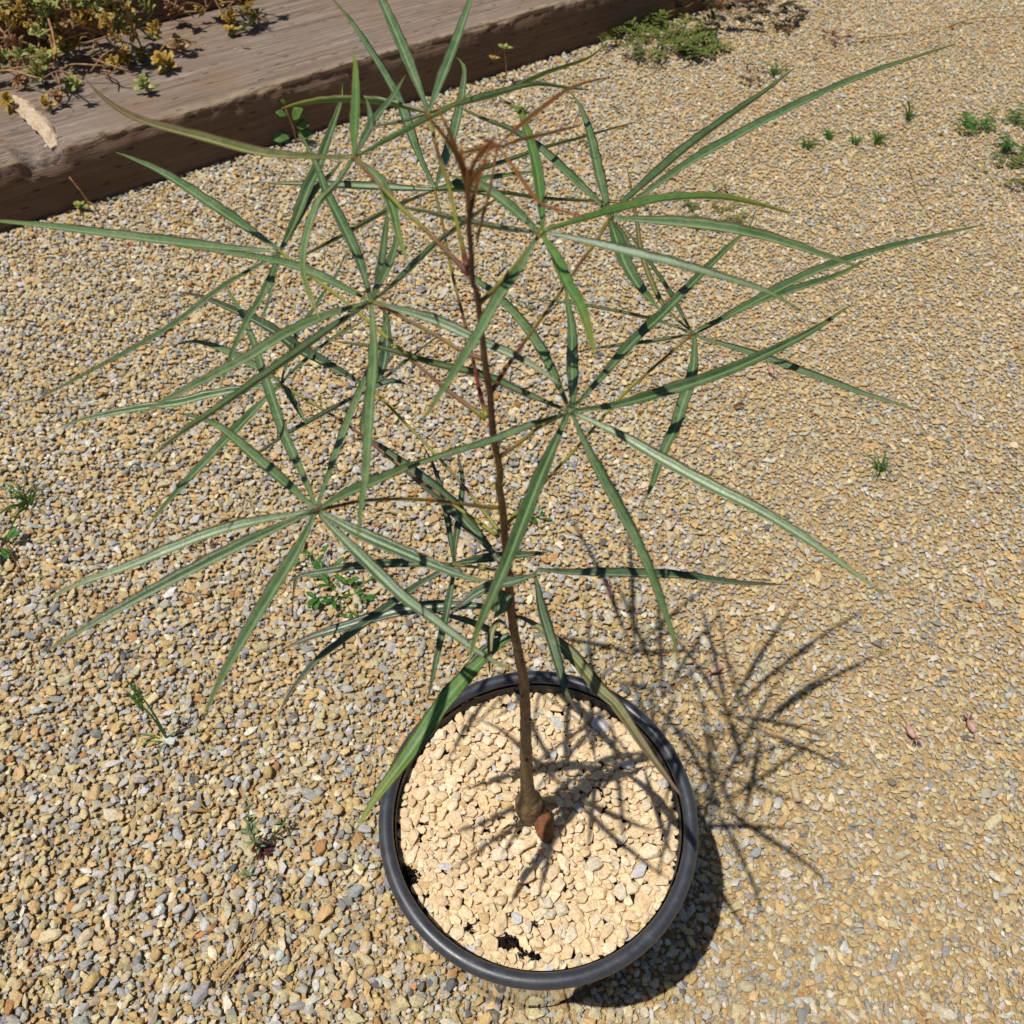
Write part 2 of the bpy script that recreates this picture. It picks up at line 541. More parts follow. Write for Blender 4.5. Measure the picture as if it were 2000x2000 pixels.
def hull_rock(seed, npts, dims, bevel=0.0, jitter=0.25):
    r = random.Random(seed)
    bm = bmesh.new()
    for i in range(npts):
        z = 1 - 2 * (i + 0.5) / npts
        a = i * 2.399963 + r.uniform(-.5, .5)
        q = math.sqrt(max(0, 1 - z * z))
        k = 1 - jitter * r.random()
        bm.verts.new((q * math.cos(a) * k * dims[0] / 2, q * math.sin(a) * k * dims[1] / 2, z * k * dims[2] / 2))
    g = bmesh.ops.convex_hull(bm, input=bm.verts)
    bmesh.ops.delete(bm, geom=[v for v in bm.verts if not v.link_faces], context='VERTS')
    if bevel:
        bmesh.ops.dissolve_limit(bm, angle_limit=0.35, verts=bm.verts, edges=bm.edges)
        bmesh.ops.bevel(bm, geom=list(bm.edges), offset=bevel, segments=1, affect='EDGES', clamp_overlap=True)
    bmesh.ops.triangulate(bm, faces=bm.faces)
    v = np.array([x.co[:] for x in bm.verts], np.float32)
    bm.verts.index_update()
    f = np.array([[x.index for x in fc.verts] for fc in bm.faces], np.int32)
    bm.free()
    return v, f


def rot_mats(n, tilt, rng):
    a = rng.uniform(0, 2 * np.pi, n); t = np.abs(rng.normal(0, tilt, n)); d = rng.uniform(0, 2 * np.pi, n)
    ca, sa = np.cos(a), np.sin(a)
    Rz = np.zeros((n, 3, 3)); Rz[:, 0, 0] = ca; Rz[:, 0, 1] = -sa; Rz[:, 1, 0] = sa; Rz[:, 1, 1] = ca; Rz[:, 2, 2] = 1
    kx, ky = np.cos(d), np.sin(d)
    K = np.zeros((n, 3, 3)); K[:, 0, 2] = ky; K[:, 1, 2] = -kx; K[:, 2, 0] = -ky; K[:, 2, 1] = kx
    I = np.eye(3)[None]
    Rt = I + np.sin(t)[:, None, None] * K + (1 - np.cos(t))[:, None, None] * (K @ K)
    return Rt @ Rz


def scatter_mesh(name, mat, protos, pos, size, cols, tilt, rng, smooth=False):
    """one mesh of many stones"""
    n = len(pos)
    Rm = rot_mats(n, tilt, rng)
    pick = rng.integers(0, len(protos), n)
    V, Fc, Cc, base = [], [], [], 0
    for k, (pv, pf) in enumerate(protos):
        ix = np.where(pick == k)[0]
        if not len(ix): continue
        sc = size[ix][:, None, None] * np.stack([rng.uniform(.85, 1.15, (len(ix), 1)), rng.uniform(.85, 1.15, (len(ix), 1)), rng.uniform(.8, 1.2, (len(ix), 1))], 2)
        P = np.einsum('nij,nvj->nvi', Rm[ix], pv[None] * sc) + pos[ix][:, None]
        V.append(P.reshape(-1, 3))
        Fc.append((pf[None] + (np.arange(len(ix)) * len(pv))[:, None, None] + base).reshape(-1, 3))
        Cc.append(np.repeat(cols[ix], len(pv), 0))
        base += len(ix) * len(pv)
    V = np.concatenate(V).astype(np.float32); Fc = np.concatenate(Fc).astype(np.int32); Cc = np.concatenate(Cc).astype(np.float32)
    me = bpy.data.meshes.new(name)
    me.vertices.add(len(V)); me.vertices.foreach_set('co', V.ravel())
    me.loops.add(Fc.size); me.loops.foreach_set('vertex_index', Fc.ravel())
    me.polygons.add(len(Fc)); me.polygons.foreach_set('loop_start', np.arange(0, Fc.size, 3, dtype=np.int32))
    me.update(calc_edges=True)
    ca = me.color_attributes.new('col', 'FLOAT_COLOR', 'POINT')
    ca.data.foreach_set('color', np.concatenate([Cc, np.ones((len(Cc), 1), np.float32)], 1).ravel())
    me.polygons.foreach_set('use_smooth', np.full(len(Fc), smooth))
    me.materials.append(mat)
    me.validate()
    return me


PAL = np.array([lin(*c)[:3] for c in ((202, 172, 120), (208, 182, 134), (192, 160, 110), (206, 188, 148), (196, 182, 150), (186, 178, 156),
                                      (182, 178, 170), (168, 167, 164), (142, 144, 146), (198, 196, 190), (212, 208, 198), (96, 98, 102), (184, 134, 86), (228, 214, 184))])
PW = np.array([.13, .13, .08, .13, .11, .09, .09, .075, .045, .07, .03, .02, .016, .035]); PW /= PW.sum()


def stone_cols(n, rng):
    c = PAL[rng.choice(len(PAL), n, p=PW)] * 0.95
    return c * rng.uniform(.8, 1.18, (n, 1)) * rng.uniform(.95, 1.05, (n, 3))


sp = 0.0078
gx, gy = np.meshgrid(np.arange(-2.1, 2.1, sp), np.arange(-0.02, 3.75, sp * 0.92))
gx[::2] += sp / 2
P2 = np.stack([gx.ravel(), gy.ravel()], 1)
P2 += rng.uniform(-.45, .45, P2.shape) * sp
keep = np.abs(P2[:, 0]) < 0.72 + 0.40 * P2[:, 1]
along = (P2[:, 0] - BA.x) * BD.x + (P2[:, 1] - BA.y) * BD.y
perp = (P2[:, 0] - BA.x) * BN.x + (P2[:, 1] - BA.y) * BN.y
keep &= ~((perp > -0.002) & (along < T_END))
keep &= np.hypot(P2[:, 0] - PC.x, P2[:, 1] - PC.y) > 0.117
# patchy: the right-hand side is walked-in, with more fines and fewer loose stones
patch = 0.5 + 0.5 * np.sin(P2[:, 0] * 7.1 + 1.3 * np.sin(P2[:, 1] * 5.3)) * np.cos(P2[:, 1] * 6.3 + P2[:, 0] * 2.2)
rightness = np.clip((P2[:, 0] - 0.05) / 0.45, 0, 1)
far = np.clip((P2[:, 1] - 1.2) / 1.5, 0, 1)
keep &= rng.random(len(P2)) > (0.02 + 0.20 * rightness * patch + 0.16 * far)
P2, rightness, far, patch = P2[keep], rightness[keep], far[keep], patch[keep]
n = len(P2)
size = 0.0090 * np.exp(rng.normal(0, 0.27, n)) * (1 - 0.16 * rightness) * (1 + 0.10 * far)
size = np.clip(size, 0.0035, 0.021)
cols = stone_cols(n, rng)
tanmix = (0.35 * rightness + 0.12 * patch)[:, None] * rng.random((n, 1))
cols = cols * (1 - tanmix) + np.array(lin(208, 186, 140, .95)[:3]) * tanmix
pz = size * (0.30 - 0.16 * rightness) + rng.uniform(-.001, .0022, n) * (1 - .5 * rightness)
pos = np.concatenate([P2, pz[:, None]], 1)
vis = size / (0.55 + P2[:, 1])
vis[np.abs(P2[:, 0]) > 0.52 + 0.385 * P2[:, 1]] = 0
vis[P2[:, 1] < 0.2] = 0
vis[np.hypot(P2[:, 0] - PC.x, P2[:, 1] - PC.y) < 0.18] *= 0.5
order = np.argsort(-vis)
big, rest = order[:300], order[300:]
PR = [hull_rock(s, 12, (1.25 * a, 0.98, 0.66 * h), 0, 0.32) for s, (a, h) in enumerate([(1, 1), (1.15, .8), (.9, 1.2), (1.3, .7), (1, .9), (.85, 1.3), (1.2, 1), (1.05, .75), (1.4, .8), (.95, 1.05)] * 2)]
me = scatter_mesh('gravel', M_gravel, PR, pos[rest], size[rest], cols[rest], 0.32, rng)
gravel = tag(link('gravel', me), kind='stuff')

# finer grit filling between the stones
PG = [hull_rock(s + 40, 9, (1.2, 0.95, 0.8), 0, 0.3) for s in range(10)]
ng = 60000
gy2 = 0.1 + 1.75 * rng.random(ng) ** 1.3
gx2 = (rng.random(ng) * 2 - 1) * (0.58 + 0.40 * gy2)
al = (gx2 - BA.x) * BD.x + (gy2 - BA.y) * BD.y; pe = (gx2 - BA.x) * BN.x + (gy2 - BA.y) * BN.y
kg = ~((pe > -0.002) & (al < T_END)) & (np.hypot(gx2 - PC.x, gy2 - PC.y) > 0.118)
gx2, gy2 = gx2[kg], gy2[kg]; ng = len(gx2)
gs = rng.uniform(.0028, .0058, ng)
me = scatter_mesh('fine_grit', M_gravel, PG, np.stack([gx2, gy2, gs * .1 - .0012 + rng.uniform(0, .0014, ng)], 1), gs, stone_cols(ng, rng) * .94, 0.4, rng)
tag(link('fine_grit', me), kind='stuff')
print('tris', len(gravel.data.polygons), len(me.polygons), 'stones', n)

PB = []
for s in range(12):
    v, f = hull_rock(100 + s, 15, (1.2 + .25 * (s % 3), 0.95, 0.62 + .1 * (s % 2)), 0.05, 0.34)
    mm = bpy.data.meshes.new('stone'); mm.from_pydata(v.tolist(), [], f.tolist()); mm.materials.append(M_stone); mm.update()
    PB.append(mm)
for i in big:
    o = bpy.data.objects.new('stone', PB[rnd.randrange(12)])
    COL.objects.link(o)
    o.parent = ground
    o.location = (pos[i][0], pos[i][1], pos[i][2] + size[i] * 0.05)
    s = float(size[i])
    o.scale = (s * rnd.uniform(.9, 1.15), s * rnd.uniform(.85, 1.1), s * rnd.uniform(.85, 1.1))
    o.rotation_euler = (rnd.gauss(0, .22), rnd.gauss(0, .22), rnd.uniform(0, 6.28))
    o.color = (*[float(x) for x in cols[i]], 1)

# ------------------------------------------------------------------ timber edging
def timber(name, label, cat, x0, x1, depth, height, zb, offset, notch=False, step=0.006):
    prof = []
    r = 0.010
    nz = 12
    for i in range(nz):
        prof.append((0.0, (height - r) * i / (nz - 1)))
    for k in range(1, 4):
        a = math.pi / 2 * k / 4
        prof.append((r - r * math.cos(a), height - r + r * math.sin(a)))
    ny = int(depth / 0.02)
    for i in range(ny + 1):
        prof.append((r + (depth - r) * i / ny, height))
    prof.append((depth, 0.0))
    nx = int((x1 - x0) / step)
    vs, fs = [], []
    from mathutils import noise as mn
    for i in range(nx + 1):
        x = x0 + (x1 - x0) * i / nx
        for j, (y, z) in enumerate(prof):
            e = math.exp(-((y) ** 2 + (z - height) ** 2) / (2 * 0.018 ** 2))      # how near the worn front arris
            w = mn.noise(Vector((x * 9, y * 40 + 3, z * 40)))
            w2 = mn.noise(Vector((x * 34, y * 130, z * 130 + 7))) + .6 * mn.noise(Vector((x * 80, y * 300, z * 300)))
            dy = e * (0.006 + 0.010 * w + 0.004 * w2) + 0.0018 * w2 * (1 if y == 0 else 0)
            dz = -e * (0.004 + 0.008 * w + 0.004 * w2) + (0.0016 * w2 + 0.002 * w if z == height else 0)
            if notch:
                q = math.exp(-((x - 0.148) / 0.042) ** 4) * max(0.0, 1 - y / 0.13)
                if z > height - 0.045:
                    dz -= q * min(z - (height - 0.045), 0.036) * (0.85 + 0.35 * w2)
                    dy += q * 0.012 * (1 if y < .02 else 0)
            vs.append((x, y + dy, z + dz))
    m = len(prof)
    for i in range(nx):
        for j in range(m - 1):
            fs.append((i * m + j, (i + 1) * m + j, (i + 1) * m + j + 1, i * m + j + 1))
    fs.append(tuple(range(m)))
    fs.append(tuple(nx * m + j for j in range(m))[::-1])
    mb = MB().add(vs, fs)
    o = link(name, mb.mesh(name, M_wood))
    o.location = BA + BN * offset + Vector((0, 0, zb))
    o.rotation_euler = (0, 0, math.atan2(BD.y, BD.x))
    for pgn in o.data.polygons[-2:]: pgn.use_smooth = False
    return tag(o, label, cat)


timber('timber_edging', 'broad weathered grey timber lying on the gravel with a worn front edge', 'timber', -0.75, T_END, 0.535, 0.152, -0.006, 0.0, True)
timber('upper_timber', 'dark brown timber stacked behind and above the broad grey one', 'timber', -0.75, T_END, 0.15, 0.15, 0.147, 0.537)
bs = MB()
q = [BA + BD * -0.75 + BN * 0.688, BA + BD * T_END + BN * 0.688, BA + BD * T_END + BN * 3.0, BA + BD * -0.75 + BN * 3.0]
bs.add([(v.x, v.y, 0.0) for v in q] + [(v.x, v.y, 0.27) for v in q], [(4, 5, 6, 7), (0, 1, 5, 4), (1, 2, 6, 5), (3, 0, 4, 7), (2, 3, 7, 6)])
tag(bs.build('bed_soil', M_bedsoil, smooth=False), kind='structure')

# measured positions on the ground and on the timber top (metres)
SPOT = {
    'splinter_a': (-1.1892, 2.0388, 0.1470),
    'splinter_b': (-1.0273, 1.8413, 0.1390),
    'white_stone': (-1.0537, 1.8506, 0.1270),
    'chip': (-1.0543, 1.8358, 0.1320),
    'seedling': (-0.5701, 2.1353, 0.0000),
    'yellow_seedling': (-0.0391, 2.5211, 0.0000),
    'forked_stalk': (-0.9873, 1.7859, 0.0000),
    'feather': (0.4138, 2.8072, 0.0000),
    'feather_b': (0.4964, 2.7716, 0.0000),
    'shadow_weed': (0.6526, 3.0939, 0.0000),
    'orange_weed': (0.8304, 2.9213, 0.0000),
    'brown_weed': (0.9832, 2.8463, 0.0000),
    'maroon_foot': (0.6686, 2.5335, 0.0000),
    'small_dark': (0.5766, 2.7629, 0.0000),
    'yellow_fleck': (0.6253, 2.7759, 0.0000),
    'tuft_a': (0.7451, 2.5803, 0.0000),
    'tuft_b': (0.7476, 2.1513, 0.0000),
    'tuft_c': (0.8131, 2.1945, 0.0000),
    'tuft_d': (0.8764, 2.1742, 0.0000),
    'tuft_e': (0.9354, 2.1759, 0.0000),
    'tuft_f': (1.0545, 2.3111, 0.0000),
    'tuft_g': (0.6301, 1.0087, 0.0000),
    'tuft_h': (0.0156, 2.3069, 0.0000),
    'tuft_i': (-0.7893, 0.9070, 0.0000),
    'right_mat': (1.2896, 2.2224, 0.0000),
    'right_mat_b': (1.2336, 2.0338, 0.0000),
    'dry_stalk': (1.1204, 2.0820, 0.0000),
    'olive_low': (0.4550, 1.8121, 0.0000),
    'small_mid': (0.4899, 1.9278, 0.0000),
    'tiny_a': (0.2664, 2.3325, 0.0000),
    'tiny_b': (0.1693, 2.1484, 0.0000),
    'broad_weed': (-0.2568, 0.7331, 0.0000),
    'broad_weed_b': (-0.3069, 0.7899, 0.0000),
    'behind_stem': (0.0376, 0.8892, 0.0000),
    'behind_stem_far': (0.0152, 1.4497, 0.0000),
    'left_weed': (-0.7978, 0.8063, 0.0000),
    'dry_weed': (-0.4811, 0.8139, 0.0000),
    'tall_grass': (-0.4510, 0.4954, 0.0000),
    'tall_grass_dir': (-0.5464, 0.6434, 0.0000),
    'spindly': (-0.2972, 0.3543, 0.0000),
    'st1a': (1.0425, 2.8287, 0.0000),
    'st1b': (1.1981, 2.8735, 0.0000),
    'st1c': (1.3554, 2.9397, 0.0000),
    'st2a': (1.3503, 2.9286, 0.0040),
    'st2b': (1.4676, 3.0062, 0.0000),
    'st2c': (1.6604, 3.0343, 0.0000),
    'st3a': (1.3363, 2.7809, 0.0000),
    'st3b': (1.4234, 2.7387, 0.0000),
    'st3c': (1.4386, 2.6026, 0.0000),
    'st4a': (0.9752, 2.0445, 0.0200),
    'st4b': (0.9583, 1.8747, 0.0040),
    'st4c': (0.9784, 1.7498, 0.0000),
    'st5a': (1.0285, 2.9696, 0.0000),
    'st5b': (1.0473, 3.1308, 0.0200),
    'tw1a': (-0.7868, 0.8139, 0.0100),
    'tw1b': (-0.7501, 0.7680, 0.0060),
    'tw1c': (-0.7240, 0.7252, 0.0000),
    'st6a': (-0.4592, 0.7084, 0.0000),
    'st6b': (-0.4848, 0.7339, 0.0000),
    'dry_clump': (-0.3121, 0.2143, 0.0000),
    'dry_clump_end': (-0.2648, 0.2816, 0.0000),
    'dry_tangle': (-0.3739, 0.4005, 0.0000),
    'dead_leaf': (0.4107, 1.1584, 0.0000),
    'berry': (-0.8481, 1.6487, 0.0000),
    'yellow_bit': (-0.7569, 1.7313, 0.0000),
    'fl1': (0.1489, 0.7390, 0.0000),
    'fl1t': (0.1570, 0.6987, 0.0000),
    'fl2': (0.2933, 0.6133, 0.0000),
    'fl2t': (0.3137, 0.6235, 0.0000),
    'fl3': (0.5371, 0.5233, 0.0000),
    'fl3t': (0.5294, 0.5549, 0.0000),
    'fl4': (0.6221, 0.5275, 0.0000),
    'fl4t': (0.6257, 0.4997, 0.0000),
    'fl5': (-0.1962, 0.7800, 0.0000),
    'fl5t': (-0.1700, 0.7697, 0.0000),
    'fl6': (0.4875, 1.2599, 0.0000),
    'fl6t': (0.4810, 1.3051, 0.0000),
    'cu1': (0.2509, 0.8075, 0.0000),
    'cu2': (0.2766, 0.8010, 0.0000),
    'cu3': (0.2975, 0.8204, 0.0000),
    'cu4': (0.3036, 0.8421, 0.0000),
    'tr1': (-1.2973, 2.4226, 0.3000),
    'e1': (-1.2981, 2.2995, 0.1590),
    'e2': (-1.2582, 2.2280, 0.1570),
    'e3': (-1.0671, 2.0155, 0.1590),
    'e4': (-1.1558, 2.1183, 0.1670),
    'e5': (-1.1956, 2.0982, 0.1570),
    'e6': (-1.1222, 2.2279, 0.1770),
    'e20': (-1.2182, 2.1856, 0.2670),
    'e21': (-1.1993, 2.2745, 0.2470),
    'e22': (-1.1724, 2.1856, 0.1870),
    'tr2': (-1.1320, 2.3569, 0.3000),
    'e7': (-1.1325, 2.2286, 0.2470),
    'e8': (-1.0928, 2.2103, 0.2370),
    'e9': (-1.1192, 2.2747, 0.1770),
    'e10': (-1.0458, 2.2477, 0.2470),
    'tr3': (-1.0132, 2.3615, 0.3000),
    'e11': (-1.0188, 2.2207, 0.1570),
    'e12': (-0.9943, 2.2471, 0.1590),
    'e13': (-0.9406, 2.3392, 0.1670),
    'e14': (-0.9721, 2.3037, 0.2570),
    'e15': (-0.9389, 2.2539, 0.1570),
    'tr4': (-0.7797, 2.5079, 0.2800),
    'e16': (-0.8580, 2.5135, 0.1670),
    'e17': (-0.7816, 2.4769, 0.1620),
    'e18': (-0.8079, 2.5784, 0.1770),
    'e19': (-0.7635, 2.5905, 0.1670),
    'ro1': (-0.8696, 2.2110, 0.1470),
    'ro2': (-0.9917, 2.2464, 0.1470),
    'ro3': (-0.8930, 2.0836, 0.1470),
    'ro4': (-1.0821, 2.0971, 0.1470),
    'ro5': (-0.8708, 2.3129, 0.1470),
    'ro6': (-1.0887, 1.9889, 0.1470),
    'ro7': (-1.1807, 1.9861, 0.1470),
    'ro8': (-0.7825, 2.5077, 0.1470),
    'sprig_a': (-0.7682, 2.4317, 0.1470),
    'sprig_b': (-0.7041, 2.4858, 0.1470),
    'scrap': (-0.7087, 2.3505, 0.1470),
}
BARE = [(-0.0860, 0.2485, 0.0072), (-0.0908, 0.2552, 0.0050), (0.0016, 0.1968, 0.0075), (0.0142, 0.1868, 0.0040), (0.0239, 0.1849, 0.0040), (0.0245, 0.2104, 0.0030), (-0.0318, 0.2059, 0.0040)]
STEM_BASE = (0.0234, 0.3087)

def wp(name):
    return Vector(SPOT[name])


# a pale split of wood in the chipped corner of the timber
a, b2 = wp('splinter_a'), wp('splinter_b')
sp_mb = MB()
PS = tube(sp_mb, [a + Vector((-.01, .01, .004)), a.lerp(b2, .35) + Vector((0, 0, .012)), a.lerp(b2, .75) + Vector((.004, 0, .010)), b2 + Vector((0, 0, -.006))],
          lambda s: 0.006 + 0.034 * s ** .8 * (1.12 - s), 9, 22)
r6 = random.Random(2)
ridge = [r6.uniform(.45, 1.3) for _ in range(9)]
for i, p_ in enumerate(PS):
    for k in range(9):
        q_ = Vector(sp_mb.v[i * 9 + k]) - p_
        q_ *= ridge[k] * r6.uniform(.85, 1.15)
        q_.z *= .55
        sp_mb.v[i * 9 + k] = tuple(p_ + q_)
tag(sp_mb.build('wood_splinter', M_splinter, origin=a, smooth=False), 'pale split piece of wood lying in the chipped edge of the grey timber', 'wood splinter')

# ------------------------------------------------------------------ pot
pot = thing('plant_pot', 'round black plastic pot with a thick rolled rim standing on the gravel', 'pot', tuple(PC))


def lathe(mb, prof, seg=96, close=False):
    vs, fs, uv = [], [], []
    for (r, z) in prof:
        for k in range(seg):
            a = 2 * math.pi * k / seg
            vs.append((r * math.cos(a), r * math.sin(a), z)); uv.append((k / seg, 0.5))
    m = len(prof)
    for i in range(m if close else m - 1):
        i2 = (i + 1) % m
        for k in range(seg):
            k2 = (k + 1) % seg
            fs.append((i * seg + k, i * seg + k2, i2 * seg + k2, i2 * seg + k))
    mb.add(vs, fs, uv)
    return mb


HP = 0.2762
body = [(0.001, 0.004), (0.108, 0.004), (0.1135, 0.006), (0.1155, 0.012), (0.1175, 0.04), (0.1225, 0.10), (0.128, 0.17), (0.1325, 0.225), (0.1335, 0.232),
        (0.1365, 0.236), (0.1385, 0.255), (0.1395, 0.270)]
o = lathe(MB(), body).build('body', M_pot); o.parent = pot
RR = 0.0069
rim = [(0.1428 + RR * math.cos(t), HP - 0.0065 + RR * 0.95 * math.sin(t)) for t in [2 * math.pi * i / 18 for i in range(18)]]
o = lathe(MB(), rim, 128, True).build('rim', M_rim); o.parent = pot
o = lathe(MB(), [(0.1345, 0.268), (0.1340, 0.255), (0.132, 0.235), (0.131, 0.215)]).build('lining', M_potin); o.parent = pot

soil_mb = lathe(MB(), [(0.001, 0.2505), (0.05, 0.2505), (0.10, 0.249), (0.1325, 0.2475)], 64)
so_ = soil_mb.build('potting_soil', M_crumb)
so_.location = PC
tag(so_, 'dark potting soil under the cream stones in the black pot', 'soil')

# ------------------------------------------------------------------ cream stones on the soil
bed = thing('pebble_bed', 'layer of crushed cream stones filling the top of the black pot', 'pebbles', (PC.x, PC.y, 0.25))
CP = np.array([lin(*c)[:3] for c in ((240, 213, 172), (234, 205, 162), (243, 221, 186), (228, 202, 164), (222, 208, 182), (206, 202, 200), (216, 186, 134))])
CW = [.34, .24, .18, .12, .06, .02, .04]
pts, szs = [], []
r3 = random.Random(4)
cell = {}
for tries in range(32000):
    d = 0.0112 * math.exp(r3.gauss(0, .25)) * (1.0 if tries < 9000 else 0.78 if tries < 17000 else .6)
    d = min(max(d, .0055), .0185)
    rr = 0.1325 * math.sqrt(r3.random()); an = r3.uniform(0, 6.2832)
    if rr > 0.1345 - d * .36: continue
    x, y = rr * math.cos(an), rr * math.sin(an)
    bare = False
    for (bx, by, br) in BARE:
        if math.hypot(PC.x + x - bx, PC.y + y - by) < br + d * .3: bare = True
    if bare: continue
    if math.hypot(PC.x + x - STEM_BASE[0], PC.y + y - STEM_BASE[1]) < 0.0085 + d * .3: continue
    ci, cj = int(x // .02), int(y // .02)
    ok = True
    for i in (-1, 0, 1):
        for j in (-1, 0, 1):
            for (qx, qy, qd) in cell.get((ci + i, cj + j), ()):
                if (x - qx) ** 2 + (y - qy) ** 2 < (0.412 * (d + qd)) ** 2:
                    ok = False
    if not ok: continue
    cell.setdefault((ci, cj), []).append((x, y, d))
    pts.append((x, y)); szs.append(d)
pts = np.array(pts); szs = np.array(szs)
PP = [hull_rock(300 + s, 15, (1.32 + .2 * (s % 3), 1.12, 0.50 + .12 * (s % 2)), 0.04, 0.36) for s in range(12)]
cc = CP[rng.choice(len(CP), len(pts), p=CW)] * 0.93 * rng.uniform(.9, 1.08, (len(pts), 1))
dome = 0.004 * (1 - (np.hypot(pts[:, 0], pts[:, 1]) / .134) ** 2)
pz = 0.0035 + dome + rng.uniform(-.0015, .0022, len(pts)) + szs * .12
od = np.argsort(-szs)
bigp, restp = od[:300], od[300:]
me = scatter_mesh('small_pebbles', M_pebbles, PP, np.concatenate([pts[restp], pz[restp][:, None]], 1), szs[restp], cc[restp], 0.22, rng, False)
o = link('small_pebbles', me, bed); o['kind'] = 'stuff'
# lower layer that fills the gaps
nl = 3200
ra = 0.1318 * np.sqrt(rng.random(nl)); an = rng.uniform(0, 6.2832, nl)
lp = np.stack([ra * np.cos(an), ra * np.sin(an)], 1)
okm = np.ones(nl, bool)
for (bx, by, br) in BARE:
    okm &= np.hypot(PC.x + lp[:, 0] - bx, PC.y + lp[:, 1] - by) > br
lp = lp[okm]; nl = len(lp)
lc = CP[rng.choice(len(CP), nl, p=CW)] * 0.9
me = scatter_mesh('grit', M_pebbles, PP, np.concatenate([lp, np.full((nl, 1), .0022) + rng.uniform(-.001, .0015, (nl, 1))], 1), rng.uniform(.006, .011, nl), lc, 0.4, rng, False)
o = link('grit', me, bed); o['kind'] = 'stuff'
PPM = []
for v, f in PP:
    mm = bpy.data.meshes.new('pebble'); mm.from_pydata(v.tolist(), [], f.tolist()); mm.materials.append(M_pebble); mm.update()
    PPM.append(mm)
for i in bigp:
    o = bpy.data.objects.new('pebble', PPM[rnd.randrange(12)])
    COL.objects.link(o)
    o.parent = bed
    o.location = (pts[i][0], pts[i][1], pz[i])
    s = float(szs[i])
    o.scale = (s * rnd.uniform(.95, 1.15), s * rnd.uniform(.9, 1.1), s * rnd.uniform(.9, 1.15))
    o.rotation_euler = (rnd.gauss(0, .16), rnd.gauss(0, .16), rnd.uniform(0, 6.28))
    o.color = (*[float(x) for x in cc[i]], 1)
# crumbs of soil showing through
r4 = random.Random(8)
cm = MB()
for (bx, by, br) in BARE:
    for k in range(int(5000 * br)):
        a = r4.uniform(0, 6.283); q = br * 1.05 * math.sqrt(r4.random())
        v, f = PR[r4.randrange(10)]
        s = r4.uniform(.0014, .0038)
        Rm = Euler((r4.uniform(0, 6), r4.uniform(0, 6), r4.uniform(0, 6))).to_matrix()
        cm.add([Rm @ Vector(x) * s + Vector((bx + q * math.cos(a), by + q * math.sin(a), 0.2535 + r4.uniform(0, .004))) for x in v.tolist()], f.tolist())
tag(cm.build('soil_crumbs', M_crumb, smooth=False), 'dark crumbs of soil showing between the cream stones', kind='stuff')

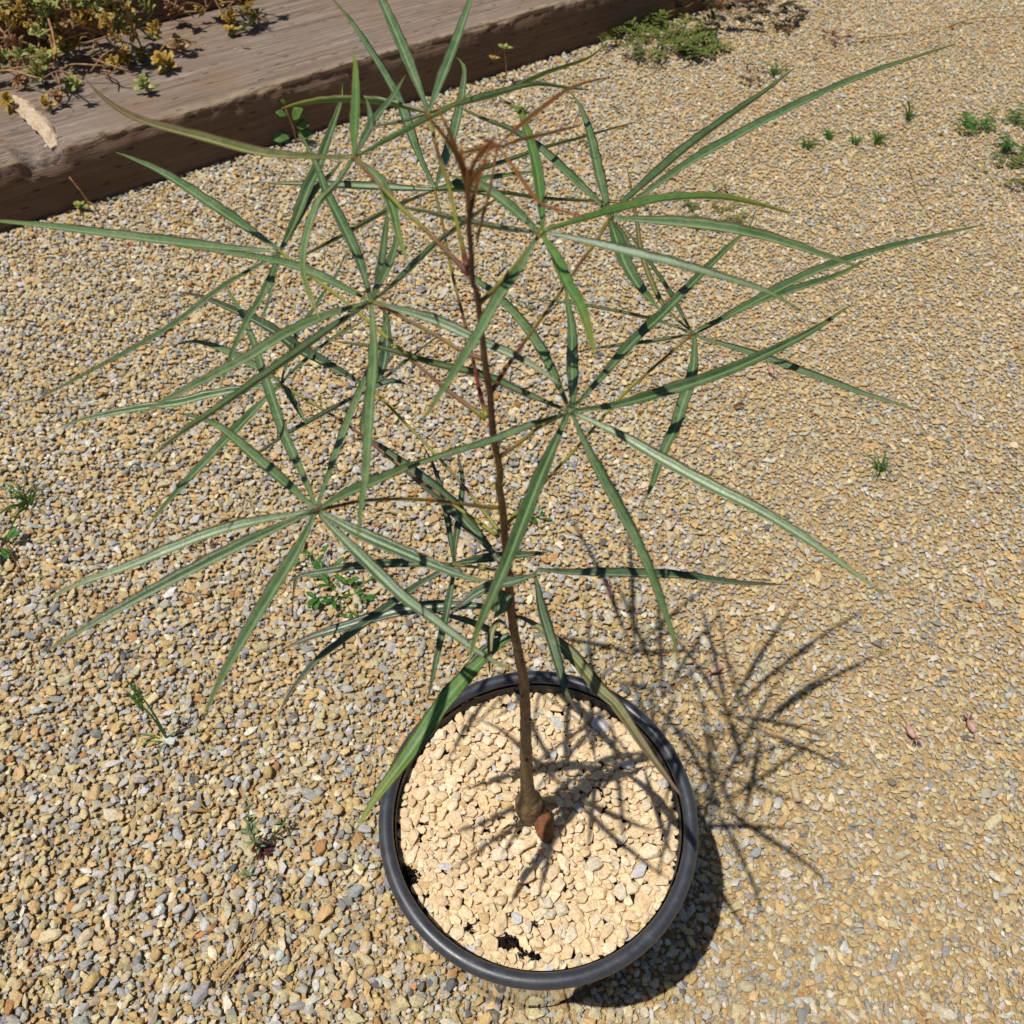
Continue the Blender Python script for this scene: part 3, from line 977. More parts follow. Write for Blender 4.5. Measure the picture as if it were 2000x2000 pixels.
# ------------------------------------------------------------------ the sapling
# centre lines in tenths of a millimetre
STEM = [(218,3062,2489),(194,3062,2882),(162,3062,3449),(134,3062,4343),(108,3062,5065),(64,3062,5490),(21,3062,5868),(-5,3062,6210),(-16,3062,6402),(-39,3062,6813),(-51,3062,7076),(-73,3062,7273),(-65,3062,7365),(-98,3062,7628),(-113,3062,7908),(-132,3062,8090),(-154,3062,8389),(-167,3062,8510),(-178,3062,8515),(-182,3062,8692),(-187,3062,8787),(-187,3062,8858),(-187,3062,8923),(-188,3062,8971)]
ROOT = [(259,3085,2790),(318,2996,2720),(348,2902,2640),(366,2811,2520)]
LEAVES = [
    ('L', 0.0036, [(-201,3062,8614),(-269,3485,8572),(-332,3865,8553),(-387,4092,8546),(-475,4567,8554)], [
        (0.99, 0.03, None, [(-475,4567,8554),(-762,5721,8504),(-924,6297,8510),(-1105,6899,8536)]),
        (1.01, 0.07, None, [(-475,4567,8554),(-458,4818,8527),(-394,5646,8474),(-329,6444,8468),(-301,6849,8480)]),
        (1.05, -0.30, 'N', [(-475,4567,8554),(-731,4678,8552),(-1005,4761,8525),(-1201,4799,8489),(-1324,4813,8458)]),
        (0.95, 0.24, 'N', [(-475,4567,8554),(-345,4758,8508),(-88,5104,8430),(181,5488,8388),(450,5822,8346),(586,6053,8356)]),
        (0.69, -0.19, None, [(-475,4567,8554),(-340,4685,8541),(-85,4901,8521),(107,5047,8504),(296,5138,8450),(421,5200,8419)]),
        (0.33, -0.02, None, [(-475,4567,8554),(-600,4509,8538),(-762,4455,8534)]),
        (0.27, -0.02, None, [(-475,4567,8554),(-529,4484,8545),(-623,4367,8545)]),
    ]),
    ('L', 0.0042, [(-132,3062,7768),(-177,3308,7726),(-263,3843,7667),(-388,4476,7637),(-487,5058,7647),(-552,5381,7664)], [
        (1.05, -0.24, None, [(-552,5381,7664),(-731,5919,7680),(-919,6578,7736),(-1226,7329,7809),(-1422,7758,7859),(-1633,8157,7905)]),
        (1.05, 0.26, None, [(-552,5381,7664),(-533,5546,7644),(-484,6083,7601),(-450,6728,7581),(-443,7383,7589),(-484,7603,7594),(-534,7721,7588)]),
        (1.03, 0.17, None, [(-552,5381,7664),(-838,5442,7626),(-1217,5533,7589),(-1530,5610,7561),(-1761,5664,7540)]),
        (0.53, -0.31, None, [(-552,5381,7664),(-771,5201,7651),(-962,5022,7632),(-1084,4901,7619),(-1264,4733,7607),(-1381,4627,7604)]),
        (0.80, 0.06, None, [(-552,5381,7664),(-452,5493,7652),(-232,5730,7630),(-10,5943,7602),(224,6162,7580),(470,6367,7550),(598,6475,7539),(935,6746,7508)]),
        (0.60, -0.33, None, [(-552,5381,7664),(-382,5501,7649),(-228,5597,7629),(83,5777,7587),(186,5834,7573)]),
        (0.87, -0.02, 'N', [(-552,5381,7664),(-359,5384,7661),(-192,5362,7639),(-113,5356,7632)]),
        (0.80, 0.27, None, [(-552,5381,7664),(-117,5406,7634),(180,5402,7596),(472,5420,7578),(728,5433,7560)]),
    ]),
    ('L', 0.0027, [(-196,3062,8577),(-311,3194,8620),(-408,3301,8655),(-480,3372,8677),(-591,3496,8721),(-722,3646,8775)], [
        (1.07, 0.29, 'O', [(-722,3646,8775),(-967,3781,8702),(-1230,3931,8640),(-1559,4151,8600),(-1975,4423,8562),(-2222,4636,8577),(-2380,4819,8613)]),
        (1.01, 0.21, 'N', [(-722,3646,8775),(-790,4116,8689),(-859,4622,8618),(-940,5150,8566),(-993,5375,8548)]),
        (0.71, 0.30, None, [(-722,3646,8775),(-716,3807,8749),(-702,3997,8720),(-723,4200,8701),(-780,4458,8681)]),
        (0.76, -0.28, None, [(-722,3646,8775),(-703,4153,8698),(-658,4521,8647),(-622,4884,8616)]),
        (0.58, -0.20, 'N', [(-722,3646,8775),(-591,4002,8693),(-530,4150,8664),(-323,4610,8585),(-247,4828,8575)]),
        (0.89, -0.04, 'N', [(-722,3646,8775),(-611,3542,8727),(-569,3473,8691),(-534,3401,8653),(-512,3313,8605),(-460,3181,8534)]),
        (0.74, -0.14, 'N', [(-722,3646,8775),(-795,3527,8708),(-864,3443,8662),(-903,3323,8592),(-916,3238,8542),(-910,3153,8492),(-868,3048,8431),(-825,2965,8384)]),
    ]),
    ('L', 0.0036, [(-105,3062,7928),(4,3311,7946),(200,3700,7983),(359,4015,8026),(434,4149,8046),(524,4345,8082)], [
        (1.03, -0.08, None, [(524,4345,8082),(501,4995,7998),(482,5566,7954),(443,5989,7934),(408,6193,7924),(373,6337,7915)]),
        (1.01, 0.06, None, [(524,4345,8082),(459,4551,8069),(332,4836,8041),(146,5241,8018),(-45,5563,7989),(-229,5800,7948),(-441,6085,7917)]),
        (1.04, 0.28, None, [(524,4345,8082),(581,4462,8080),(854,4891,8058),(1090,5242,8052),(1430,5696,8047),(1735,6080,8051),(1981,6406,8072)]),
        (1.06, -0.00, None, [(524,4345,8082),(689,4507,8107),(1020,4827,8161),(1373,5120,8203),(1807,5454,8250),(2277,5777,8290),(2686,6028,8313),(2962,6191,8328)]),
        (1.09, -0.41, None, [(524,4345,8082),(771,4316,8078),(1117,4272,8069),(1399,4215,8044),(1680,4135,8001),(1892,4076,7969)]),
        (1.06, -0.24, None, [(524,4345,8082),(532,4283,8075),(557,4130,8059),(587,3954,8045),(640,3769,8039),(706,3601,8045),(730,3544,8049)]),
        (0.54, 0.33, None, [(524,4345,8082),(582,4185,8076),(637,4000,8069)]),
    ]),
    ('L', 0.0034, [(-137,3062,7751),(-354,3253,7787),(-578,3467,7839),(-882,3753,7913),(-1192,4012,7978),(-1287,4096,8002)], [
        (1.10, 0.05, None, [(-1287,4096,8002),(-1734,4592,7934),(-2215,5097,7890),(-2517,5365,7856),(-2685,5503,7836)]),
        (1.07, 0.23, None, [(-1287,4096,8002),(-1587,4170,7966),(-1864,4246,7942),(-2337,4382,7909),(-2764,4503,7884),(-3081,4587,7863),(-3258,4632,7850)]),
        (1.08, 0.05, None, [(-1287,4096,8002),(-1274,4501,7932),(-1251,4935,7877),(-1206,5215,7838),(-1172,5470,7814)]),
        (0.99, -0.31, None, [(-1287,4096,8002),(-1284,4506,7949),(-1286,4938,7915),(-1274,5147,7901),(-1272,5422,7893),(-1266,5814,7892),(-1261,6163,7900),(-1282,6406,7914)]),
        (0.49, 0.34, None, [(-1287,4096,8002),(-1381,3994,7987),(-1548,3811,7962),(-1739,3559,7920),(-1920,3353,7904),(-2091,3168,7903),(-2250,2989,7905)]),
        (0.58, 0.21, None, [(-1287,4096,8002),(-1305,3894,7982),(-1320,3725,7968),(-1349,3578,7964),(-1375,3354,7957),(-1382,3168,7954),(-1383,3022,7953)]),
        (0.30, -0.24, None, [(-1287,4096,8002),(-1277,3752,7982),(-1275,3533,7976),(-1258,3371,7974)]),
    ]),
    ('L', 0.0029, [(-139,3062,8123),(-244,3117,8127),(-387,3215,8151),(-480,3272,8163),(-584,3339,8178),(-686,3396,8188)], [
        (1.00, 0.19, None, [(-686,3396,8188),(-876,3549,8176),(-1143,3738,8154),(-1501,3927,8094),(-1848,4091,8034)]),
        (1.09, -0.21, None, [(-686,3396,8188),(-789,3774,8135),(-894,4072,8101),(-1011,4379,8073),(-1114,4639,8056),(-1196,4891,8051),(-1342,5256,8046),(-1398,5396,8047)]),
        (0.73, -0.32, None, [(-686,3396,8188),(-687,3679,8137),(-703,3979,8098),(-731,4409,8059),(-739,4508,8053)]),
        (0.85, -0.12, None, [(-686,3396,8188),(-647,3798,8122),(-639,3972,8103),(-641,4147,8090),(-654,4243,8084)]),
        (1.09, 0.34, None, [(-686,3396,8188),(-579,3657,8136),(-421,4059,8089),(-265,4362,8050),(-153,4578,8031),(-51,4746,8013)]),
        (1.03, -0.14, None, [(-686,3396,8188),(-648,3375,8186),(-388,3255,8183),(-204,3150,8170),(60,2998,8153),(217,2879,8127)]),
        (1.00, -0.30, None, [(-686,3396,8188),(-645,3155,8155),(-623,2932,8131),(-619,2787,8118),(-605,2581,8105),(-590,2343,8099),(-590,2182,8100),(-582,1971,8110)]),
        (1.05, 0.18, None, [(-686,3396,8188),(-899,3265,8184),(-1074,3132,8166),(-1193,3021,8145),(-1332,2909,8132),(-1466,2799,8122),(-1621,2664,8108)]),
        (0.98, -0.06, None, [(-686,3396,8188),(-841,3225,8166),(-983,3057,8145),(-1118,2899,8130),(-1224,2772,8121),(-1325,2650,8115),(-1404,2556,8114),(-1497,2423,8107)]),
    ]),
    ('L', 0.0031, [(-71,3062,7084),(-140,3034,7119),(-464,2913,7311),(-711,2784,7449),(-837,2694,7511),(-927,2622,7556)], [
        (1.05, -0.24, None, [(-927,2622,7556),(-984,2675,7546),(-1115,2806,7527),(-1304,2993,7505),(-1421,3112,7497),(-1539,3225,7489),(-1678,3327,7467),(-1842,3417,7429)]),
        (0.95, 0.26, None, [(-927,2622,7556),(-1046,2898,7506),(-1204,3222,7460),(-1421,3738,7427),(-1584,4122,7424),(-1734,4412,7425),(-1870,4645,7428)]),
        (1.00, 0.32, None, [(-927,2622,7556),(-923,2811,7517),(-914,2958,7490),(-898,3238,7450),(-856,3669,7409),(-803,4012,7390),(-790,4297,7392),(-757,4570,7397)]),
        (1.10, -0.09, None, [(-927,2622,7556),(-898,2647,7553),(-833,2707,7549),(-676,2828,7530),(-512,2951,7513),(-321,3081,7491)]),
        (1.02, -0.03, None, [(-927,2622,7556),(-1348,2493,7548),(-1742,2315,7501),(-1972,2216,7479),(-2104,2140,7453)]),
        (1.05, 0.07, None, [(-927,2622,7556),(-1174,2466,7532),(-1476,2267,7503),(-1759,2069,7477),(-1925,1945,7461),(-2004,1887,7454)]),
        (1.04, 0.08, None, [(-927,2622,7556),(-988,2389,7523),(-1084,2113,7501),(-1163,1866,7491),(-1211,1673,7489),(-1231,1566,7490)]),
        (1.10, 0.00, None, [(-927,2622,7556),(-726,2515,7522),(-539,2432,7503),(-353,2353,7487),(-164,2283,7480),(-82,2277,7497)]),
        (1.02, 0.15, None, [(-927,2622,7556),(-882,2568,7542),(-726,2412,7510),(-502,2195,7472),(-373,2092,7465),(-166,1931,7459),(-45,1853,7467),(31,1817,7480)]),
    ]),
    ('L', 0.0033, [(-70,3062,7481),(42,3105,7556),(150,3148,7632),(285,3175,7698)], [
        (0.99, -0.14, None, [(285,3175,7698),(71,3313,7677),(-184,3480,7660),(-449,3614,7624),(-727,3767,7601),(-1023,3893,7557)]),
        (1.11, 0.01, None, [(285,3175,7698),(197,3519,7665),(104,3807,7644),(2,4042,7626),(-141,4306,7602),(-242,4453,7582),(-434,4766,7562),(-523,4845,7533)]),
        (0.88, -0.34, None, [(285,3175,7698),(71,3075,7679),(-106,2988,7662),(-321,2900,7654),(-490,2826,7646),(-592,2771,7634)]),
        (1.02, 0.01, None, [(285,3175,7698),(302,3250,7682),(316,3635,7619),(329,4004,7578),(317,4257,7557),(309,4466,7545)]),
        (0.95, 0.08, None, [(285,3175,7698),(325,3244,7687),(455,3467,7657),(664,3827,7627),(868,4126,7604),(1138,4528,7594),(1343,4818,7594),(1529,5072,7600),(1598,5246,7624)]),
        (1.05, -0.31, None, [(285,3175,7698),(336,3201,7685),(507,3283,7638),(697,3392,7603),(977,3558,7563),(1234,3720,7539),(1575,3954,7528),(1811,4128,7534),(1932,4230,7545),(2047,4322,7554)]),
        (1.05, -0.26, None, [(285,3175,7698),(333,3148,7696),(534,3021,7681),(702,2897,7660),(917,2747,7641),(1183,2568,7627),(1438,2358,7599),(1583,2222,7578),(1653,2170,7577)]),
        (1.06, -0.10, None, [(285,3175,7698),(271,3148,7695),(196,2946,7667),(120,2730,7643),(50,2509,7622),(-17,2291,7609),(-87,2085,7605),(-142,1915,7608),(-168,1762,7611)]),
        (1.06, 0.17, None, [(285,3175,7698),(297,3148,7695),(355,2951,7665),(432,2737,7642),(495,2575,7630),(589,2296,7616),(654,2019,7609),(682,1863,7609),(686,1784,7610)]),
    ]),
    ('L', 0.0034, [(-42,3062,6911),(199,3338,7014),(376,3530,7087),(627,3820,7204),(838,4020,7279),(1101,4251,7366)], [
        (0.57, -0.31, None, [(1101,4251,7366),(1078,4392,7340),(1004,4877,7275),(950,5140,7245),(887,5406,7220),(847,5571,7208),(794,5751,7193)]),
        (0.58, 0.32, 'O', [(1101,4251,7366),(979,4645,7274),(919,5055,7236),(894,5399,7225),(897,5699,7226),(891,6056,7236),(886,6317,7249),(870,6542,7261)]),
        (0.49, -0.03, None, [(1101,4251,7366),(1060,4280,7366),(936,4358,7363),(769,4446,7349),(645,4507,7337),(435,4601,7313),(106,4734,7268)]),
        (0.42, -0.13, None, [(1101,4251,7366),(923,4212,7347),(727,4179,7334),(500,4148,7327),(399,4130,7320)]),
        (1.01, 0.03, None, [(1101,4251,7366),(1147,4292,7370),(1327,4416,7369),(1637,4644,7381),(2026,4906,7391),(2432,5134,7382),(2856,5346,7362),(3147,5486,7349),(3370,5593,7341)]),
        (1.01, 0.07, None, [(1101,4251,7366),(1149,4286,7355),(1537,4622,7308),(1952,4921,7247),(2244,5122,7208),(2557,5378,7198)]),
        (1.00, -0.09, None, [(1101,4251,7366),(1141,4225,7356),(1392,4121,7337),(1641,4010,7314),(1881,3901,7292),(2069,3815,7275),(2300,3723,7266),(2373,3688,7259)]),
        (1.07, -0.33, None, [(1101,4251,7366),(1104,4191,7358),(1077,3994,7333),(1040,3849,7318),(971,3656,7303),(912,3479,7293),(834,3310,7291),(745,3063,7289),(679,2912,7295)]),
    ]),
    ('L', 0.0028, [(-154,3062,8432),(-109,3118,8443),(-41,3213,8465),(30,3327,8495),(117,3458,8530)], [
        (1.04, 0.16, 'N', [(117,3458,8530),(123,3570,8512),(115,3945,8461),(98,4273,8427),(53,4685,8396),(6,4973,8381),(-77,5172,8350),(-122,5289,8337)]),
        (1.00, 0.29, None, [(117,3458,8530),(89,3499,8520),(-25,3720,8498),(-156,3948,8476),(-213,4022,8462),(-298,4115,8435),(-352,4174,8420)]),
        (0.81, -0.18, None, [(117,3458,8530),(-23,3521,8505),(-120,3568,8491),(-272,3646,8476),(-483,3760,8462),(-574,3803,8452)]),
        (0.98, -0.05, 'N', [(117,3458,8530),(147,3479,8533),(345,3584,8533),(497,3661,8532),(704,3759,8528),(976,3845,8494),(1215,3884,8435),(1366,3899,8390)]),
        (1.06, -0.40, None, [(117,3458,8530),(174,3443,8530),(336,3388,8523),(520,3323,8513),(702,3260,8505),(983,3151,8485),(1092,3103,8474),(1230,3020,8444)]),
        (1.00, -0.12, 'N', [(117,3458,8530),(126,3419,8526),(176,3270,8517),(222,3089,8505),(271,2945,8504),(306,2745,8497),(317,2624,8495)]),
        (1.08, -0.37, None, [(117,3458,8530),(93,3409,8524),(6,3171,8494),(-60,3031,8485),(-134,2819,8468),(-208,2624,8460),(-269,2464,8459),(-313,2351,8462),(-347,2276,8468)]),
    ]),
    ('R', 0.0016, [(-156,3062,8741),(-137,3158,8778),(-106,3320,8840),(-82,3499,8913)], [
        (0.82, -0.23, None, [(-82,3499,8913),(40,3845,8852),(170,4169,8804),(251,4349,8778),(371,4558,8733),(484,4721,8687)]),
        (0.70, 0.11, None, [(-82,3499,8913),(-52,3520,8903),(15,3587,8895),(132,3687,8875),(227,3770,8862),(287,3820,8854)]),
        (1.09, -0.03, None, [(-82,3499,8913),(-105,3492,8912),(-184,3465,8906),(-241,3444,8903)]),
        (0.59, -0.27, None, [(-82,3499,8913),(-115,3544,8905),(-152,3594,8898)]),
        (0.62, -0.22, None, [(-82,3499,8913),(-64,3459,8904),(-24,3380,8890),(12,3303,8876),(65,3195,8858),(115,3124,8854),(266,3000,8886)]),
        (0.54, 0.24, None, [(-82,3499,8913),(-107,3463,8913),(-137,3422,8915),(-156,3357,8907)]),
    ]),
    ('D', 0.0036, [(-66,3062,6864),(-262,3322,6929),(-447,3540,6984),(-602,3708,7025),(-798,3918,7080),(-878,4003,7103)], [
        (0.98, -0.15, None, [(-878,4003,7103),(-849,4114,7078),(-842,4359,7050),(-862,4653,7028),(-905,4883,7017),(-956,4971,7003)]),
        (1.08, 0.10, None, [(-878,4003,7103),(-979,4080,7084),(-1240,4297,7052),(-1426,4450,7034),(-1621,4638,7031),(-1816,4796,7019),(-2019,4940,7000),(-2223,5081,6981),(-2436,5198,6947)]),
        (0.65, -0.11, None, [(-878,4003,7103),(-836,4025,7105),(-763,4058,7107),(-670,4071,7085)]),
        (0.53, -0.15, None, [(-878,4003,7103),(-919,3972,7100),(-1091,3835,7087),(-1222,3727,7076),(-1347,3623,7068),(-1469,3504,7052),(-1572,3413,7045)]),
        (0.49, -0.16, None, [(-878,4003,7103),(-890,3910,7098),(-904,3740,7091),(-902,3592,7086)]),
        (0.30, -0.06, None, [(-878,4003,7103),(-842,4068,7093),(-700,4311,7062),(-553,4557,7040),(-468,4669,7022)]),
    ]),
    ('L', 0.0030, [(-72,3062,6822),(-250,3192,6856),(-391,3293,6883),(-747,3559,6962),(-1018,3764,7027),(-1446,4030,7099)], [
        (1.02, -0.06, None, [(-1446,4030,7099),(-1501,4084,7100),(-1645,4196,7091),(-1869,4361,7076),(-2056,4475,7053),(-2171,4526,7028),(-2262,4548,6992)]),
        (0.49, -0.24, None, [(-1446,4030,7099),(-1428,4102,7095),(-1237,4520,7049),(-1077,4771,7008),(-1029,4861,7001)]),
        (0.66, 0.31, None, [(-1446,4030,7099),(-1460,4139,7083),(-1461,4254,7067),(-1466,4511,7035),(-1458,4716,7013),(-1407,5013,6974),(-1356,5352,6945),(-1329,5472,6935),(-1301,5795,6929)]),
        (1.09, 0.34, None, [(-1446,4030,7099),(-1490,4022,7096),(-1671,3994,7088),(-1922,3939,7065),(-2066,3901,7046),(-2360,3852,7030),(-2637,3792,7004),(-2790,3746,6980)]),
        (1.02, 0.32, None, [(-1446,4030,7099),(-1516,3920,7090),(-1645,3679,7067),(-1769,3435,7049),(-1860,3245,7039),(-1958,3021,7031),(-1992,2919,7025)]),
        (0.66, -0.19, None, [(-1446,4030,7099),(-1406,3986,7100),(-1328,3857,7092),(-1226,3681,7082)]),
    ]),
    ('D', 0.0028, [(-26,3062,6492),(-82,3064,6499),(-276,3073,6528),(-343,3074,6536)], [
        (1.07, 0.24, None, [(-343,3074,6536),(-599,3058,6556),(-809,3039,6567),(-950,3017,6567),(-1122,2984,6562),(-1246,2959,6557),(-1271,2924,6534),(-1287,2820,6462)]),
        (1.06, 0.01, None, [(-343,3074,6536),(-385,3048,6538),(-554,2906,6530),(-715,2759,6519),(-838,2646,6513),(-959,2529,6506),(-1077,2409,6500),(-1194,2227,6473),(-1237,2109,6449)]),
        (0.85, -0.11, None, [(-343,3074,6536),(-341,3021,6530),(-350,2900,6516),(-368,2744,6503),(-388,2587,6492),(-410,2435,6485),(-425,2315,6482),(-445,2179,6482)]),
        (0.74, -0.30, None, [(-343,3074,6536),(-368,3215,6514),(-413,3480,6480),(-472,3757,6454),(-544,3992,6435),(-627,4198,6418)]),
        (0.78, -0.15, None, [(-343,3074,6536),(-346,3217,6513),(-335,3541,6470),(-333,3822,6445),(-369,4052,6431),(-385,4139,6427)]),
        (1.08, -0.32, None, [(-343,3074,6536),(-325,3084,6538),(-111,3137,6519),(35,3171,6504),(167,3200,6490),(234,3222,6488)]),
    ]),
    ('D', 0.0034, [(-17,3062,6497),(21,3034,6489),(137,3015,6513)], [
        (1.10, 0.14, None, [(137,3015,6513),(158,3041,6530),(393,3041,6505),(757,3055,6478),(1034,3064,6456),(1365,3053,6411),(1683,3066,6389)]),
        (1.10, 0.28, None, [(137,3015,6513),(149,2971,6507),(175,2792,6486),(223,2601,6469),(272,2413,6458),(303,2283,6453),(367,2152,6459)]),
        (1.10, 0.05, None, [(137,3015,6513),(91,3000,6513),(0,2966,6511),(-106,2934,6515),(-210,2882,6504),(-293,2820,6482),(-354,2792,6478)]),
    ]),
]
SIMPLE = [
    (0.0047, 'O', (0, -.15, 1), [(9,3062,5996),(56,3054,6009),(158,2993,6010),(307,2872,5993),(418,2758,5970),(562,2573,5925),(646,2496,5915),(825,2226,5850),(959,2036,5811),(1026,1948,5796)]),
    (0.0060, 'N', (0, -.15, 1), [(5,3062,5760),(-73,2991,5752),(-188,2883,5739),(-339,2706,5709),(-449,2555,5682),(-630,2264,5626),(-802,2010,5590),(-905,1819,5560)]),
    (0.0045, 'D', (0, -.15, 1), [(-9,3062,5792),(-121,3000,5755),(-231,2895,5685),(-373,2757,5594),(-521,2604,5492)]),
    (0.0043, 'D', (0, -.15, 1), [(-31,3062,6083),(-90,3064,6084),(-267,3079,6094),(-572,3067,6080),(-753,3046,6060),(-982,2992,6012),(-1251,2929,5954),(-1365,2893,5922),(-1487,2850,5883)]),
    (0.0025, 'D', (0, -.15, 1), [(-2,3062,5728),(-74,3074,5758),(-194,3101,5814),(-313,3122,5865),(-508,3134,5928)]),
    (0.0045, 'L', (0, -.15, 1), [(-12,3062,6277),(-60,3040,6258),(-72,3003,6227),(-81,2960,6190),(-99,2945,6177)]),
    (0.0035, 'L', (0, -.15, 1), [(-19,3062,6310),(-24,3000,6262),(-49,2957,6229),(-80,2931,6210)]),
    (0.0022, 'O', (0, -.15, 1), [(-23,3062,5867),(-44,3080,5894),(-78,3085,5911),(-107,3049,5897),(-129,2973,5863),(-131,2763,5767)]),
    (0.0055, 'D', (0, -.15, 1), [(-57,3062,6553),(-172,3231,6563),(-302,3394,6571),(-422,3547,6582),(-545,3674,6584),(-670,3796,6586),(-833,3948,6588),(-965,4058,6586),(-1097,4113,6553)]),
]

U = lambda q: Vector((q[0] * 1e-4, q[1] * 1e-4, q[2] * 1e-4))
base = U(STEM[0])
sap = thing('potted_sapling', 'slender sapling with narrow palmate green leaves growing from a swollen foot in the black pot', 'plant', (base.x, base.y, 0.255))
SO = Vector(sap.location)
sp_pts = [U(q) for q in STEM]


def stem_r(s):
    z = sp_pts[0].z + (sp_pts[-1].z - sp_pts[0].z) * s
    T = [(0.245, .0085), (0.262, .0105), (0.278, .0132), (0.291, .0124), (0.308, .0085), (0.328, .0061), (0.36, .0055), (0.434, .0045), (0.506, .0037), (0.60, .0029), (0.70, .0022), (0.78, .0017), (0.87, .0012), (0.90, .0007)]
    for (z0, r0), (z1, r1) in zip(T, T[1:]):
        if z <= z1:
            k = min(1, max(0, (z - z0) / (z1 - z0)))
            k = k * k * (3 - 2 * k)
            return (r0 + (r1 - r0) * k) * (1 + .05 * math.sin(z * 410) + .035 * math.sin(z * 173 + 1))
    return T[-1][1]


sm = MB()
tube(sm, sp_pts, stem_r, 14, 150)
for i in range(26):                                        # old leaf scars and buds
    s = 0.18 + 0.74 * i / 26 + rnd.uniform(-.01, .01)
    p0 = catmull(sp_pts, 101)[int(s * 100)]
    an = i * 2.4
    d = Vector((math.cos(an), math.sin(an), 0.5))
    r0 = stem_r(s)
    tube(sm, [p0 + d * r0 * .5, p0 + d * r0 * 1.12, p0 + d * r0 * 1.42], lambda q: r0 * (.5 - .36 * q), 6, 4)
stem = sm.build('stem', M_stem, sap, origin=SO)
rt = [U(q) for q in ROOT]
rm = MB()
tube(rm, rt, lambda s: 0.0092 * (0.85 + .35 * math.sin(s * 3.0)) * (1 - .35 * s), 12, 14)
root = rm.build('root', M_root, sap, origin=SO)

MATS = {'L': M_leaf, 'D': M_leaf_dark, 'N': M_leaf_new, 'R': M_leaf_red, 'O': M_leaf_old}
for (mk, half, pet, lfs) in LEAVES:
    pp = [U(q) for q in pet]
    young = mk == 'R'
    pm = MB()
    r_ = 0.0006 if young else 0.0010
    tube(pm, pp, lambda s: r_ * (1.35 - .4 * min(1, s * 4)) , 7, 30)
    v, f = hull_rock(77, 24, (1, 1, 1), 0, 0.05)
    rr = 0.0012 if young else 0.0016
    pm.add([Vector(x) * rr * 1.6 + pp[-1] for x in v.tolist()], f.tolist())
    lo = pm.build('leaf', M_leaf_red if young else M_petiole, sap, origin=SO)
    hub = pp[-1]
    out = (hub - pp[0]); out.z = 0
    out = out.normalized() if out.length > 1e-4 else Vector((0, 0, 0))
    upv = (Vector((0, 0, 1)) + out * 0.18).normalized()
    for (wf, roll, kk, pts_) in lfs:
        P = [U(q) for q in pts_]
        bm_ = MB()
        ln = sum((P[i + 1] - P[i]).length for i in range(len(P) - 1))
        blade(bm_, P, half * wf, upv, fold=0.46 + 0.5 * rnd.random(), n=30, base=0.34, peak=0.32, roll=roll, twist=rnd.uniform(-.25, .25))
        c = bm_.build('leaflet', MATS[kk or mk], None, origin=hub)
        c.parent = lo
        c.location = hub - SO
for (w, kk, up, pts_) in SIMPLE:
    P = [U(q) for q in pts_]
    bm_ = MB()
    blade(bm_, P, w, Vector(up), fold=0.30, n=26, base=0.28, peak=0.35, roll=rnd.uniform(-.15, .15))
    bm_.build('leaf', MATS[kk], sap, origin=SO)
# folded young leaves at the growing tip
top = sp_pts[-1]
for k in range(7):
    an = k * 2.4; h = rnd.uniform(.016, .034)
    d = Vector((math.cos(an) * .35, math.sin(an) * .35, 1)).normalized()
    bm_ = MB()
    st = sp_pts[-1 - (k % 4)]
    blade(bm_, [st, st + d * h * .5, st + d * h + Vector((math.cos(an), math.sin(an), 0)) * .004], 0.0011, Vector((-math.cos(an), -math.sin(an), .4)), fold=.8, n=8)
    bm_.build('young_leaf', M_leaf_red, sap, origin=SO)


# ------------------------------------------------------------------ weeds and litter
def grass_tuft(name, label, cat, loc, nb, h, spread, mat, half=.0011, group=None, lean=(0, 0), sub='blade', seed=0):
    r = random.Random(seed + int(abs(loc[0]) * 1e4))
    t = thing(name, label, cat, tuple(loc), group)
    for k in range(nb):
        a = r.uniform(0, 6.283); q = spread * r.uniform(.3, 1.0); hh = h * r.uniform(.5, 1.0)
        b0 = Vector((r.uniform(-1, 1), r.uniform(-1, 1), 0)) * .004
        d = Vector((math.cos(a) * q + lean[0], math.sin(a) * q + lean[1], 0))
        p1 = b0 + d * .35 + Vector((0, 0, hh * .6)); p2 = b0 + d + Vector((0, 0, hh * (1.0 if q < hh else .6)))
        m = MB(); blade(m, [b0 - Vector((0, 0, .004)), p1, p2], half * r.uniform(.7, 1.2), Vector((math.cos(a + 1.5), math.sin(a + 1.5), .6)), fold=.3, n=8, base=.8, peak=.2, th=.0002)
        o = m.build(sub, mat); o.parent = t
    return t


def ovate(mb, base, tip, width, up, cup=0.15, n=7):
    blade(mb, [base, base.lerp(tip, .5) + Vector(up) * cup * (tip - base).length * .3, tip], width / 2, up, fold=.18, n=n, base=.25, peak=.5, th=.0003, tipw=.12)


def leafy(name, label, cat, loc, nl, size, spread, mat, stem_mat, h=.03, group=None, seed=1, wide=.45):
    """low weed: a few splayed stalks each with leaves"""
    r = random.Random(seed)
    t = thing(name, label, cat, tuple(loc), group)
    for k in range(nl):
        a = k * 2.4 + r.uniform(-.3, .3)
        d = Vector((math.cos(a), math.sin(a), 0)); q = spread * r.uniform(.25, 1)
        b0 = Vector((0, 0, 0)); e = d * q + Vector((0, 0, h * r.uniform(.25, 1)))
        m = MB(); tube(m, [b0, b0.lerp(e, .5) + Vector((0, 0, h * .2)), e], .0007, 5, 6)
        so2 = m.build('stalk', stem_mat); so2.parent = t
        for j in range(2):
            a2 = a + r.uniform(-1.1, 1.1)
            l = size * r.uniform(.6, 1.1)
            m = MB(); ovate(m, e, e + Vector((math.cos(a2), math.sin(a2), r.uniform(-.1, .5))) * l, l * wide, (0, 0, 1))
            o = m.build('leaf', mat); o.parent = t
    return t


